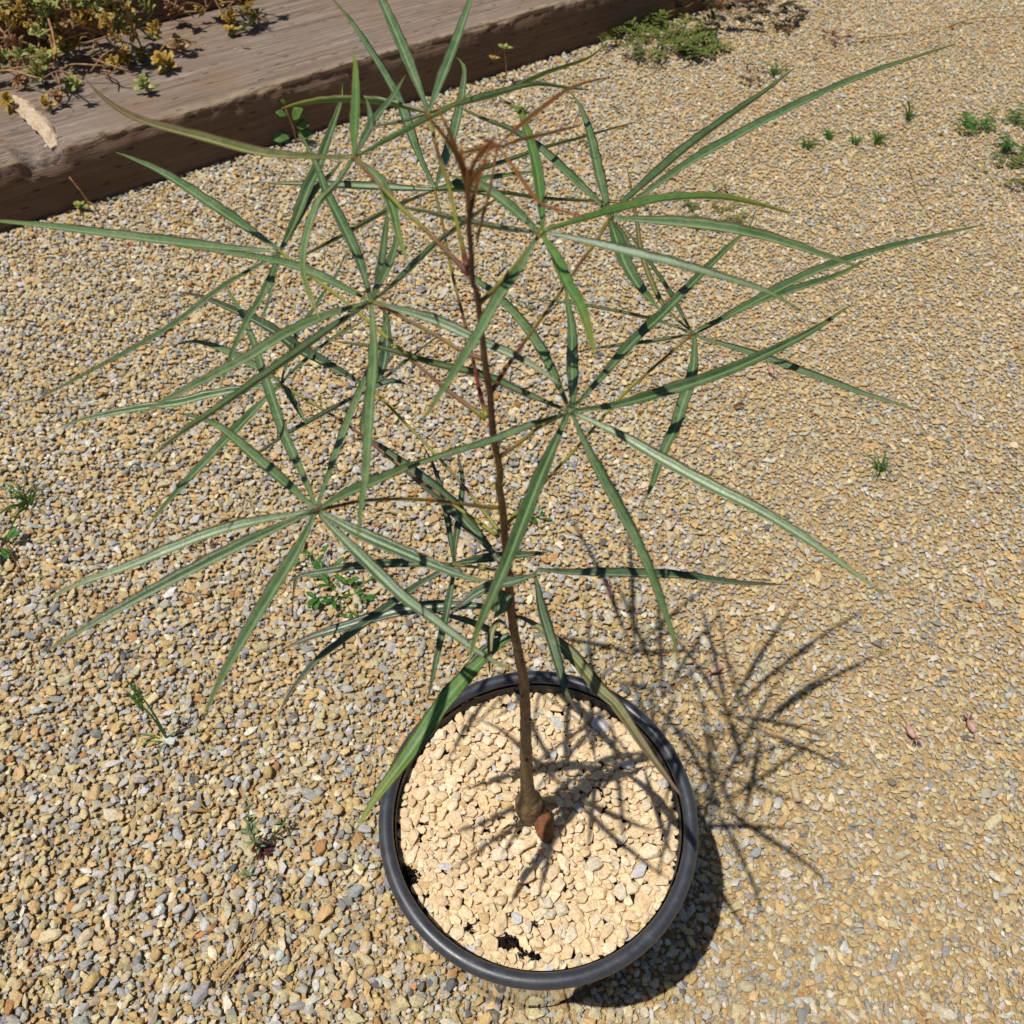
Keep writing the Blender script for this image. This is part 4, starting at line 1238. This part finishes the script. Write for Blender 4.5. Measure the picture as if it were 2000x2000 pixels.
def feathery(name, label, cat, loc, nf, size, spread, mat, seed=1, h=.04, group=None):
    r = random.Random(seed)
    t = thing(name, label, cat, tuple(loc), group)
    for k in range(nf):
        a = r.uniform(0, 6.283); q = spread * math.sqrt(r.random())
        b0 = Vector((math.cos(a) * q, math.sin(a) * q * .8, 0))
        a2 = a + r.uniform(-1, 1)
        L = size * r.uniform(.6, 1.1)
        e = b0 + Vector((math.cos(a2) * L, math.sin(a2) * L, h * r.uniform(.2, 1)))
        m = MB()
        P = tube(m, [b0, b0.lerp(e, .5) + Vector((0, 0, h * .3)), e], .0005, 4, 7)
        for p_ in P[1:]:
            for sgn in (-1, 1):
                dd = Vector((math.cos(a2 + sgn * 1.0), math.sin(a2 + sgn * 1.0), r.uniform(-.1, .5))) * L * r.uniform(.2, .36)
                ovate(m, p_, p_ + dd, dd.length * .42, (0, 0, 1), n=4)
        o = m.build('frond', mat); o.parent = t
    return t


def rosette(mb, c, n, size, r, tilt=.5):
    for k in range(n):
        a = k * 2.4 + r.uniform(-.2, .2); q = size * (1 - .55 * k / n)
        e = .25 + tilt * k / n * 2
        d = Vector((math.cos(a) * math.cos(e), math.sin(a) * math.cos(e), math.sin(e))) * q
        ovate(mb, c, c + d, q * .72, (-d.x * .3, -d.y * .3, 1), .5, 5)


# seedlings and weeds along the timber
M_weed_shadow = plain('shadow_weed_leaf', lin(92, 96, 56, .75), 0.5, 0.3, 60, lin(96, 62, 48, .75), tr=(0.2, 0.2, 0.05, 1))  # weed colour kept dark to stand in for shadow beyond the timber end
r5 = random.Random(21)
sd = thing('seedling', 'small seedling with rounded green leaves growing against the timber face', 'seedling', tuple(wp('seedling')))
m = MB(); top_ = Vector((-.004, .0, .052)); tube(m, [Vector((0, 0, -.003)), Vector((.002, 0, .02)), top_], .0012, 6, 8)
o = m.build('stalk', M_succ_st); o.parent = sd
for (x, z, w, l) in ((-.022, .008, .02, .022), (.022, .012, .018, .02), (.007, .034, .018, .022), (.02, .026, .016, .018), (-.014, .04, .011, .013), (-.006, .056, .006, .008)):
    m = MB(); b0 = Vector((x * .3, 0, z + .002)); d = Vector((x, -abs(x) * .35, .004 if z < .03 else .007)).normalized()
    ovate(m, b0, b0 + d * l * 1.25, w, (0, -.75, .75), .2, 9)
    o = m.build('leaf', M_seedling); o.parent = sd
sd.scale = (1.75,) * 3
sd2 = thing('seedling', 'tiny yellow seedling in the dark strip below the timber', 'seedling', tuple(wp('yellow_seedling')))
m = MB(); tube(m, [Vector((0, 0, -.003)), Vector((.003, -.006, .02)), Vector((0, -.012, .05))], .001, 5, 6); o = m.build('stalk', M_succ_st); o.parent = sd2
m = MB(); rosette(m, Vector((0, -.012, .05)), 6, .014, r5); o = m.build('leaf_rosette', M_succ_g); o.parent = sd2
m = MB(); rosette(m, Vector((-.016, -.012, .036)), 4, .011, r5); o = m.build('leaf_rosette', M_succ); o.parent = sd2
sd2.scale = (1.9,) * 3
sd3 = thing('seedling', 'forked orange stalk with a small leaf tuft at the foot of the timber', 'seedling', tuple(wp('forked_stalk')))
m = MB(); tube(m, [Vector((0, 0, -.003)), Vector((.006, .004, .022)), Vector((-.012, .012, .06))], .0012, 5, 8)
tube(m, [Vector((.006, .004, .022)), Vector((.026, -.004, .014)), Vector((.04, -.012, .004))], .001, 5, 6); o = m.build('stalk', M_succ_st); o.parent = sd3
m = MB(); rosette(m, Vector((-.01, .004, .01)), 7, .018, r5); o = m.build('leaf_rosette', M_succ_g); o.parent = sd3
sd3.scale = (1.4,) * 3

feathery('weed_patch', 'feathery green weed sprawling from the end of the timber over the gravel', 'weed', wp('feather'), 46, .085, .13, M_fern, 3, .05)
feathery('weed_patch', 'brownish green weed patch behind the feathery green one', 'weed', wp('feather_b'), 26, .07, .10, M_fern, 5, .035)
leafy('weed', 'weed with orange tips, dark and dense to stand in for the shadow at the timber end', 'weed', wp('shadow_weed'), 80, .05, .24, M_weed_shadow, M_succ_st, .13, seed=4)
leafy('weed', 'orange brown dry weed lying in the gravel beyond the timber end', 'weed', wp('orange_weed'), 14, .022, .06, M_brown, M_succ_st, .02, seed=9)
leafy('weed', 'red brown dry weed lying in the gravel beside the straw', 'weed', wp('brown_weed'), 12, .02, .05, M_brown, M_succ_st, .02, seed=12)
leafy('weed', 'weed with a maroon foot beyond the long leaf tip', 'weed', wp('maroon_foot'), 9, .02, .03, M_maroon, M_succ_st, .04, seed=14)
leafy('weed', 'small dark green weed beside the feathery patch', 'weed', wp('small_dark'), 9, .018, .025, M_weed, M_succ_st, .03, seed=15)
leafy('weed', 'yellow flecked weed beyond the feathery patch', 'weed', wp('yellow_fleck'), 8, .018, .02, M_succ, M_succ_st, .02, seed=16)

tuft_specs = [('tuft_a', 'grass tuft with spread blades under the long upper leaf', 12, .05, .035), ('tuft_b', 'low grass tuft, first in the row of four', 9, .035, .03),
              ('tuft_c', 'smallest grass tuft, second in the row of four', 8, .04, .02), ('tuft_d', 'grey green grass tuft, third in the row of four', 9, .04, .03),
              ('tuft_e', 'bright green grass tuft, last in the row of four', 14, .05, .026), ('tuft_f', 'sparse grass tuft with one tall blade above the row of four', 5, .09, .04),
              ('tuft_g', 'short dark grass tuft in the open gravel at mid height', 9, .036, .03), ('tuft_h', 'green grass tuft among the upper leaves of the sapling', 10, .045, .03),
              ('tuft_i', 'flat grass seedling with a long runner in the gravel by the left edge', 8, .05, .05)]
for (nm, lb, nb, h, s) in tuft_specs:
    grass_tuft('grass_tuft', lb, 'grass', wp(nm), nb * 2, h * .8, s * 1.6, M_grass, .0022, 'grass tufts in the gravel', seed=3)
feathery('weed_patch', 'green weed mat by the right edge of the gravel', 'weed', wp('right_mat'), 30, .06, .10, M_weed, 8, .04)
feathery('weed_patch', 'dull green weed mat just below the one by the right edge', 'weed', wp('right_mat_b'), 18, .05, .07, M_fern, 18, .03)
grass_tuft('dry_stalk', 'tall thin dry grass stalk beside the green weed mat', 'grass', wp('dry_stalk'), 3, .17, .03, M_grass_dry, .001, seed=5)
feathery('weed_patch', 'low olive weed under the arching bright leaf', 'weed', wp('olive_low'), 16, .04, .06, M_fern, 28, .015)
leafy('weed', 'small weed with a yellow stalk above the arching bright leaf', 'weed', wp('small_mid'), 5, .016, .015, M_fern, M_succ_st, .04, seed=31)
leafy('weed', 'tiny seedling in the gravel between two upper leaves', 'weed', wp('tiny_a'), 5, .014, .012, M_weed, M_maroon, .03, seed=32)
leafy('weed', 'tiny bright seedling behind the upright banded leaf', 'weed', wp('tiny_b'), 5, .014, .014, M_weed, M_succ_st, .02, seed=33)

# broader weeds near the pot
wd = leafy('weed', 'bright green broad-leaved weed spreading in the gravel left of the pot', 'weed', wp('broad_weed'), 15, .02, .05, M_weed, M_weed, .018, seed=41, wide=.42)
leafy('weed', 'green weed with narrow leaves beside the broad-leaved one', 'weed', wp('broad_weed_b'), 7, .018, .025, M_weed, M_weed, .02, seed=42, wide=.28)
leafy('weed', 'small green weed right behind the sapling stalk', 'weed', wp('behind_stem'), 8, .013, .022, M_weed, M_weed, .018, seed=43)
leafy('weed', 'faint grey green weed farther behind the sapling stalk', 'weed', wp('behind_stem_far'), 8, .016, .03, M_weed_grey, M_weed_grey, .012, seed=44)
leafy('weed', 'green leafy weed cut by the left edge of the picture', 'weed', wp('left_weed'), 6, .024, .02, M_weed, M_brown, .04, seed=45)
leafy('weed', 'brown dried weed between two long leaves left of the pot', 'weed', wp('dry_weed'), 10, .016, .022, M_brown, M_grass_dry, .01, seed=46, wide=.2)

t = thing('tall_grass', 'single tall seeding grass stalk standing in the gravel left of the pot', 'grass', tuple(wp('tall_grass')))
d = wp('tall_grass_dir')
for (q, hh) in ((Vector((-.012, .016, .125)), 1), (Vector((-.018, .012, .105)), .9)):
    m = MB(); tube(m, [Vector((0, 0, -.003)), q * .5 + Vector((.004, 0, .006)), q], lambda s: .0016 - .0007 * s, 6, 12); o = m.build('stalk', M_grass); o.parent = t
    m = MB()
    for k in range(7):
        c0 = q * (.70 + .045 * k)
        ovate(m, c0, c0 + Vector((.004 * (1 if k % 2 else -1), .001, .016)), .0045, (0, -1, .3), .1, 4)
    o = m.build('seed_head', M_grass); o.parent = t
for k in range(5):
    a = (3.0, 3.5, 2.3, .6, 4.6)[k]; L = (.055, .04, .03, .02, .03)[k]
    m = MB(); blade(m, [Vector((0, 0, 0)), Vector((math.cos(a) * L * .5, math.sin(a) * L * .5, .016)), Vector((math.cos(a) * L, math.sin(a) * L, .006))], .0013, (0, 0, 1), n=7, th=.0002)
    o = m.build('blade', M_grass); o.parent = t

t = thing('spindly_weed', 'spindly grey green weed with a maroon foot left of the pot', 'weed', tuple(wp('spindly')))
m = MB(); P = tube(m, [Vector((0, 0, -.003)), Vector((-.006, .006, .035)), Vector((-.004, .012, .075)), Vector((.002, .02, .105))], lambda s: .0012 - .0006 * s, 6, 14); o = m.build('stalk', M_weed_grey); o.parent = t
for k in range(26):
    p_ = P[2 + int(11 * k / 26)]; a = k * 2.4; l = .012 if k < 17 else .007
    m = MB(); ovate(m, p_, p_ + Vector((math.cos(a), math.sin(a), .4)) * l, l * .3, (0, 0, 1), n=4); o = m.build('leaf', M_weed_grey); o.parent = t
for k in range(9):
    a = k * 2.4; m = MB(); ovate(m, Vector((0, 0, .004)), Vector((math.cos(a) * .013, math.sin(a) * .013, .012)), .006, (0, 0, 1), n=5); o = m.build('lower_leaf', M_maroon); o.parent = t
for (e) in (Vector((.022, .026, .022)), Vector((-.012, -.03, .012))):
    m = MB(); tube(m, [Vector((0, 0, 0)), e * .5 + Vector((0, 0, .006)), e], .0006, 5, 6)
    for k in range(5): ovate(m, e, e + Vector((math.cos(k * 2.4), math.sin(k * 2.4), .5)) * .009, .003, (0, 0, 1), n=4)
    o = m.build('side_shoot', M_weed_grey); o.parent = t

# straw
def straw(name, lb, pts_, w=.0026, mat=None, cat='straw', group=None):
    P = [wp(p) if isinstance(p, str) else Vector(p) for p in pts_]
    P = [Vector((p.x, p.y, max(p.z, .008) + .006)) for p in P]
    m = MB(); tube(m, P, lambda s: w * (1.1 - .6 * s), 5, 14)
    return tag(m.build(name, mat or M_grass_dry, origin=P[0]), lb, cat, group)
straw('straw', 'long bent straw lying beyond the tip of the long upper leaf', ['st1a', 'st1b', 'st1c'])
straw('straw', 'straw lying to the right of the long leaf tip', ['st2a', 'st2b', 'st2c'])
straw('straw', 'thin straw lying near the upper right corner', ['st3a', 'st3b', 'st3c'], .0009)
straw('straw', 'bent dry straw lying above the tip of the far right leaf', ['st4a', 'st4b', 'st4c'], .0012)
straw('straw', 'upright dry straw at the top of the gravel beyond the timber end', ['st5a', 'st5b'], .001)
straw('twig', 'dark broken twig near the left edge', ['tw1a', 'tw1b', 'tw1c'], .0011, M_brown, 'twig')
straw('straw', 'fine pale straw in the gravel between lower leaves left of the pot', ['st6a', 'st6b'], .0006)
t = thing('dry_grass', 'dry broken grass clump lying in the gravel at the lower left', 'grass', tuple(wp('dry_clump')))
for k in range(9):
    e = (wp('dry_clump_end') - wp('dry_clump')) * r5.uniform(.3, 1.05) + Vector((r5.uniform(-.018, .018), r5.uniform(-.018, .018), r5.uniform(.008, .022)))
    if k > 6: e = Vector((r5.uniform(-.04, .02), r5.uniform(-.01, .035), .014))
    b0 = Vector((r5.uniform(-.008, .008), r5.uniform(-.008, .008), .006))
    m = MB(); blade(m, [b0, b0.lerp(e, .5) + Vector((0, 0, .006)), e], .0009, (0, 0, 1), n=7, th=.0002); o = m.build('blade', M_grass_dry); o.parent = t
t = thing('dry_grass', 'small tangle of dry grass in the gravel above the broken clump', 'grass', tuple(wp('dry_tangle')))
for k in range(10):
    a = r5.uniform(-.4, 3.4); L = r5.uniform(.015, .045)
    e = Vector((math.cos(a) * L, math.sin(a) * L * .6, r5.uniform(.008, .016)))
    m = MB(); blade(m, [Vector((0, 0, .006)), e * .5 + Vector((0, 0, .006)), e], .0008, (0, 0, 1), n=6, th=.0002); o = m.build('blade', M_grass_dry); o.parent = t
leaf_ = thing('dead_leaf', 'curled brown dead leaf lying in the gravel right of the sapling', 'leaf', tuple(wp('dead_leaf')))
m = MB(); blade(m, [Vector((-.012, -.006, .009)), Vector((0, 0, .013)), Vector((.013, .002, .008))], .004, (0, -.6, .8), fold=.8, n=9); o = m.build('blade', M_brown); o.parent = leaf_
m = MB(); v, f = hull_rock(5, 16, (1, .9, .8), 0, .1); m.add([Vector(x) * .007 for x in v.tolist()], f.tolist())
b_ = m.build('red_berry', M_red); b_.location = wp('berry') + Vector((0, 0, .009)); tag(b_, 'tiny red berry lying in the gravel under the silver leaf', 'berry')
m = MB(); rosette(m, Vector((0, 0, .008)), 5, .012, r5, .3); b_ = m.build('fallen_rosette', M_succ); b_.location = wp('yellow_bit'); tag(b_, 'fallen yellow leaf scrap in the gravel near the timber', 'leaf')

# faded pink flowers dropped on the gravel
FL = [('fl1', 'fl1t', 'faded pink flower lying just above the pot, in the shadow of the leaves'), ('fl2', 'fl2t', 'faded pink flower with a curled stalk upper right of the pot rim'),
      ('fl3', 'fl3t', 'faded pink flower with a straight stalk, left of the pair far right of the pot'), ('fl4', 'fl4t', 'faded pink flower, right of the pair far right of the pot'),
      ('fl5', 'fl5t', 'faded pink flower under the leaves left of the stalk'), ('fl6', 'fl6t', 'small pale pink flower under the long right-hand leaf')]
for (a, b2, lb) in FL:
    A_, B_ = wp(a) + Vector((0, 0, .010)), wp(b2) + Vector((0, 0, .011))
    t = thing('fallen_flower', lb, 'flower', tuple(A_), 'fallen pink flowers on the gravel')
    d = (B_ - A_); L = d.length; d.normalize(); sd_ = d.cross(Vector((0, 0, 1)))
    m = MB(); tube(m, [d * -.012, d * -.003, d * .006], lambda s: .0016 + .0034 * math.sin(min(1, s * 1.1) * 2.6), 9, 9); o = m.build('calyx', M_pink); o.parent = t
    m = MB(); tube(m, [d * .005, d * L * .6 + sd_ * .002, d * L + sd_ * .007 * (1 if 'curled' in lb else -.2)], .0007, 5, 10); o = m.build('stalk', M_pink); o.parent = t
    for k in range(5):
        q = -d * .012 + Vector((0, 0, .001)); an = (k - 2) * .42
        e = q + (-d * math.cos(an) + sd_ * math.sin(an)) * .012 + Vector((0, 0, r5.uniform(-.002, .004)))
        m = MB(); blade(m, [q, q.lerp(e, .5) + Vector((0, 0, .002)), e], .0009, (0, 0, 1), n=5, th=.0002); o = m.build('petal', M_pink if k % 2 else M_brown); o.parent = t
m = MB(); P = [wp(x) + Vector((0, 0, .009)) for x in ('cu1', 'cu2', 'cu3', 'cu4')]; tube(m, P, .0014, 6, 16)
tag(m.build('curled_stalk', M_pink, origin=P[0]), 'pale curled flower stalk lying in the gravel right of the sapling', 'stalk')

# ---------------- succulents trailing over the timbers
def clump(mb, c, n, size, r):
    """a loose head of small thick leaves set round a short leaning shoot"""
    ax = Vector((r.uniform(-.7, .7), r.uniform(-.9, .2), r.uniform(.25, 1))).normalized()
    e1 = ax.orthogonal().normalized(); e2 = ax.cross(e1)
    for k in range(n):
        a = k * 2.4 + r.uniform(-.4, .4); h = k / n
        d = ((e1 * math.cos(a) + e2 * math.sin(a)) * (1 - .55 * h) + ax * (.1 + .8 * h) + Vector((r.uniform(-.2, .2), r.uniform(-.2, .2), r.uniform(-.2, .2)))).normalized()
        b0 = c + ax * size * (1.1 * h - .3)
        l = size * r.uniform(.6, 1.1) * (1 - .35 * h)
        blade(mb, [b0, b0 + d * l * .55 + ax * l * .08, b0 + d * l], l * .30, (ax + d * .1), fold=.22, n=5, base=.3, peak=.55, th=.0014, tipw=.3)


def trailing(name, lb, root, ends, seed, mats, nros=3, thick=.0052, group=None, leafsize=.027):
    r = random.Random(seed)
    root = Vector(root)
    t = thing(name, lb, 'plant', tuple(root), group)
    for e in ends:
        e = Vector(e)
        mid = root.lerp(e, .5) + Vector((r.uniform(-.07, .07), r.uniform(-.05, .03), r.uniform(.0, .06)))
        m = MB(); P = tube(m, [Vector((0, 0, 0)), mid - root, e - root], lambda s: thick * (1.1 - .6 * s) * .8, 6, 14); o = m.build('stalk', M_succ_st); o.parent = t
        for j in range(nros):
            q = P[-1] if j == 0 else P[r.randrange(6, 13)]
            off = Vector((0, 0, 0))
            if j:
                off = Vector((r.uniform(-.08, .08), r.uniform(-.07, .03), r.uniform(-.02, .05)))
                m = MB(); tube(m, [q, q + off * .6 + Vector((0, 0, .004)), q + off], thick * .45, 5, 6); o = m.build('side_shoot', M_succ_st); o.parent = t
            m = MB()
            clump(m, q + off + Vector((0, 0, .008)), r.randrange(11, 19), leafsize * r.uniform(.7, 1.25), r)
            o = m.build('leaf_rosette', r.choice(mats)); o.parent = t
    return t
Y, G_ = M_succ, M_succ_g
tg = thing('dry_stalks', 'tangle of dry bare stalks lying over the grey timber among the succulents', 'stalks', tuple(wp('e3')))
for k in range(26):
    a0 = wp(('e1', 'e2', 'e4', 'e9', 'e11', 'e12', 'ro4', 'e16')[k % 8]) + Vector((r5.gauss(0, .05), r5.gauss(0, .04), 0))
    a0.z = .152 + r5.uniform(0, .05)
    an = r5.uniform(0, 6.28); L = r5.uniform(.06, .17)
    a1 = a0 + Vector((math.cos(an) * L, math.sin(an) * L * .7, r5.uniform(-.03, .06))); a1.z = max(a1.z, .152)
    am = a0.lerp(a1, .5) + Vector((r5.gauss(0, .015), r5.gauss(0, .015), r5.uniform(0, .03)))
    m = MB(); tube(m, [p - wp('e3') for p in (a0, am, a1)], r5.uniform(.0012, .0026), 5, 8); o = m.build('stalk', M_succ_st if k % 3 else M_grass_dry); o.parent = tg
trailing('trailing_succulent', 'straggly succulent with bare tan stalks hanging over the timbers at the left edge', wp('tr1'), [wp(k) for k in ('e1', 'e2', 'e3', 'e4', 'e5', 'e6', 'e20', 'e21', 'e22')], 2, [Y, Y, G_, Y, G_, M_succ_st], 6)
trailing('trailing_succulent', 'succulent with green and yellow leaves hanging in front of the upper timber', wp('tr2'), [wp(k) for k in ('e7', 'e8', 'e9', 'e10')], 3, [Y, G_, G_], 6)
trailing('trailing_succulent', 'succulent with long stalks and dense yellow green clusters lying on the grey timber', wp('tr3'), [wp(k) for k in ('e11', 'e12', 'e13', 'e14', 'e15')], 4, [Y, G_, Y, G_], 6)
trailing('trailing_succulent', 'dense succulent tuft at the top edge spilling onto the grey timber', wp('tr4'), [wp(k) for k in ('e16', 'e17', 'e18', 'e19')], 6, [Y, G_, M_succ_st, Y], 6)
for (nm, nl, sz, mt, lb) in (('ro1', 12, 0.055, Y, 'yellow leaf rosette resting on the grey timber below the dense cluster'), ('ro2', 9, 0.042, Y, 'orange leaf rosette on the timber left of the largest rosette'),
                             ('ro3', 9, 0.040, G_, 'olive leaf rosette nearest the front edge of the timber'), ('ro4', 6, 0.044, G_, 'small green rosette behind the curved olive leaf tip'),
                             ('ro5', 7, 0.050, M_brown, 'folded tan leaf lying beside the largest rosette on the timber'), ('ro6', 7, 0.034, Y, 'yellow rosette beside the chipped timber edge'),
                             ('ro7', 10, 0.045, Y, 'yellow rosette at the far left of the timber top'), ('ro8', 6, 0.034, Y, 'brown orange rosette beside the end of the green sprig on the timber')):
    m = MB(); clump(m, Vector((0, 0, .016)), nl + 5, sz * .72, r5)
    o = m.build('leaf_rosette', M_succ_st if mt is M_brown else mt); o.location = wp(nm); tag(o, lb, 'rosette')
t = thing('succulent_sprig', 'single green sprig with a leafy head lying on the bare timber top', 'sprig', tuple(wp('sprig_a')))
e = wp('sprig_b') - wp('sprig_a')
m = MB(); tube(m, [Vector((0, 0, .004)), e * .5 + Vector((0, 0, .014)), e + Vector((0, 0, .03))], .0055, 7, 10); o = m.build('stalk', M_succ_g); o.parent = t
m = MB(); clump(m, e + Vector((0, 0, .03)), 16, .032, r5); o = m.build('leaf_rosette', M_succ_g); o.parent = t
m = MB(); rosette(m, Vector((0, 0, .01)), 6, .03, r5, .4); o = m.build('leaf_rosette', M_succ); o.parent = t
m = MB(); blade(m, [Vector((-.012, .004, .004)), Vector((0, 0, .007)), Vector((.012, .002, .004))], .004, (0, 0, 1), n=8, fold=.5); o = m.build('dead_leaf', M_succ_st); o.location = wp('scrap'); tag(o, 'dry orange leaf scrap on the bare timber top', 'leaf')
m = MB(); v, f = hull_rock(15, 14, (1, .8, .7), 0, .2); m.add([Vector(x) * .011 for x in v.tolist()], f.tolist())
o = m.build('white_stone', M_stone, smooth=False); o.color = (.62, .62, .64, 1); o.location = wp('white_stone') + Vector((0, 0, .003)); tag(o, 'white stone lying in the chipped corner of the timber', 'stone')
gp = []
for k in range(60):
    a = wp('chip'); gp.append(a + BD * r5.gauss(0, .028) + BN * abs(r5.gauss(.0, .03)) + Vector((0, 0, r5.uniform(-.010, -.002))))
for k in range(46):
    gp.append(BA + BD * r5.uniform(-.25, .9) + BN * (.5 - abs(r5.gauss(0, .16))) + Vector((0, 0, .1475)))
gp = np.array([p[:] for p in gp]); nn = len(gp)
me = scatter_mesh('loose_grit', M_gravel, PR, gp, np.random.default_rng(3).uniform(.003, .007, nn), stone_cols(nn, np.random.default_rng(4)), .5, np.random.default_rng(6))
tag(link('loose_grit', me), kind='stuff')
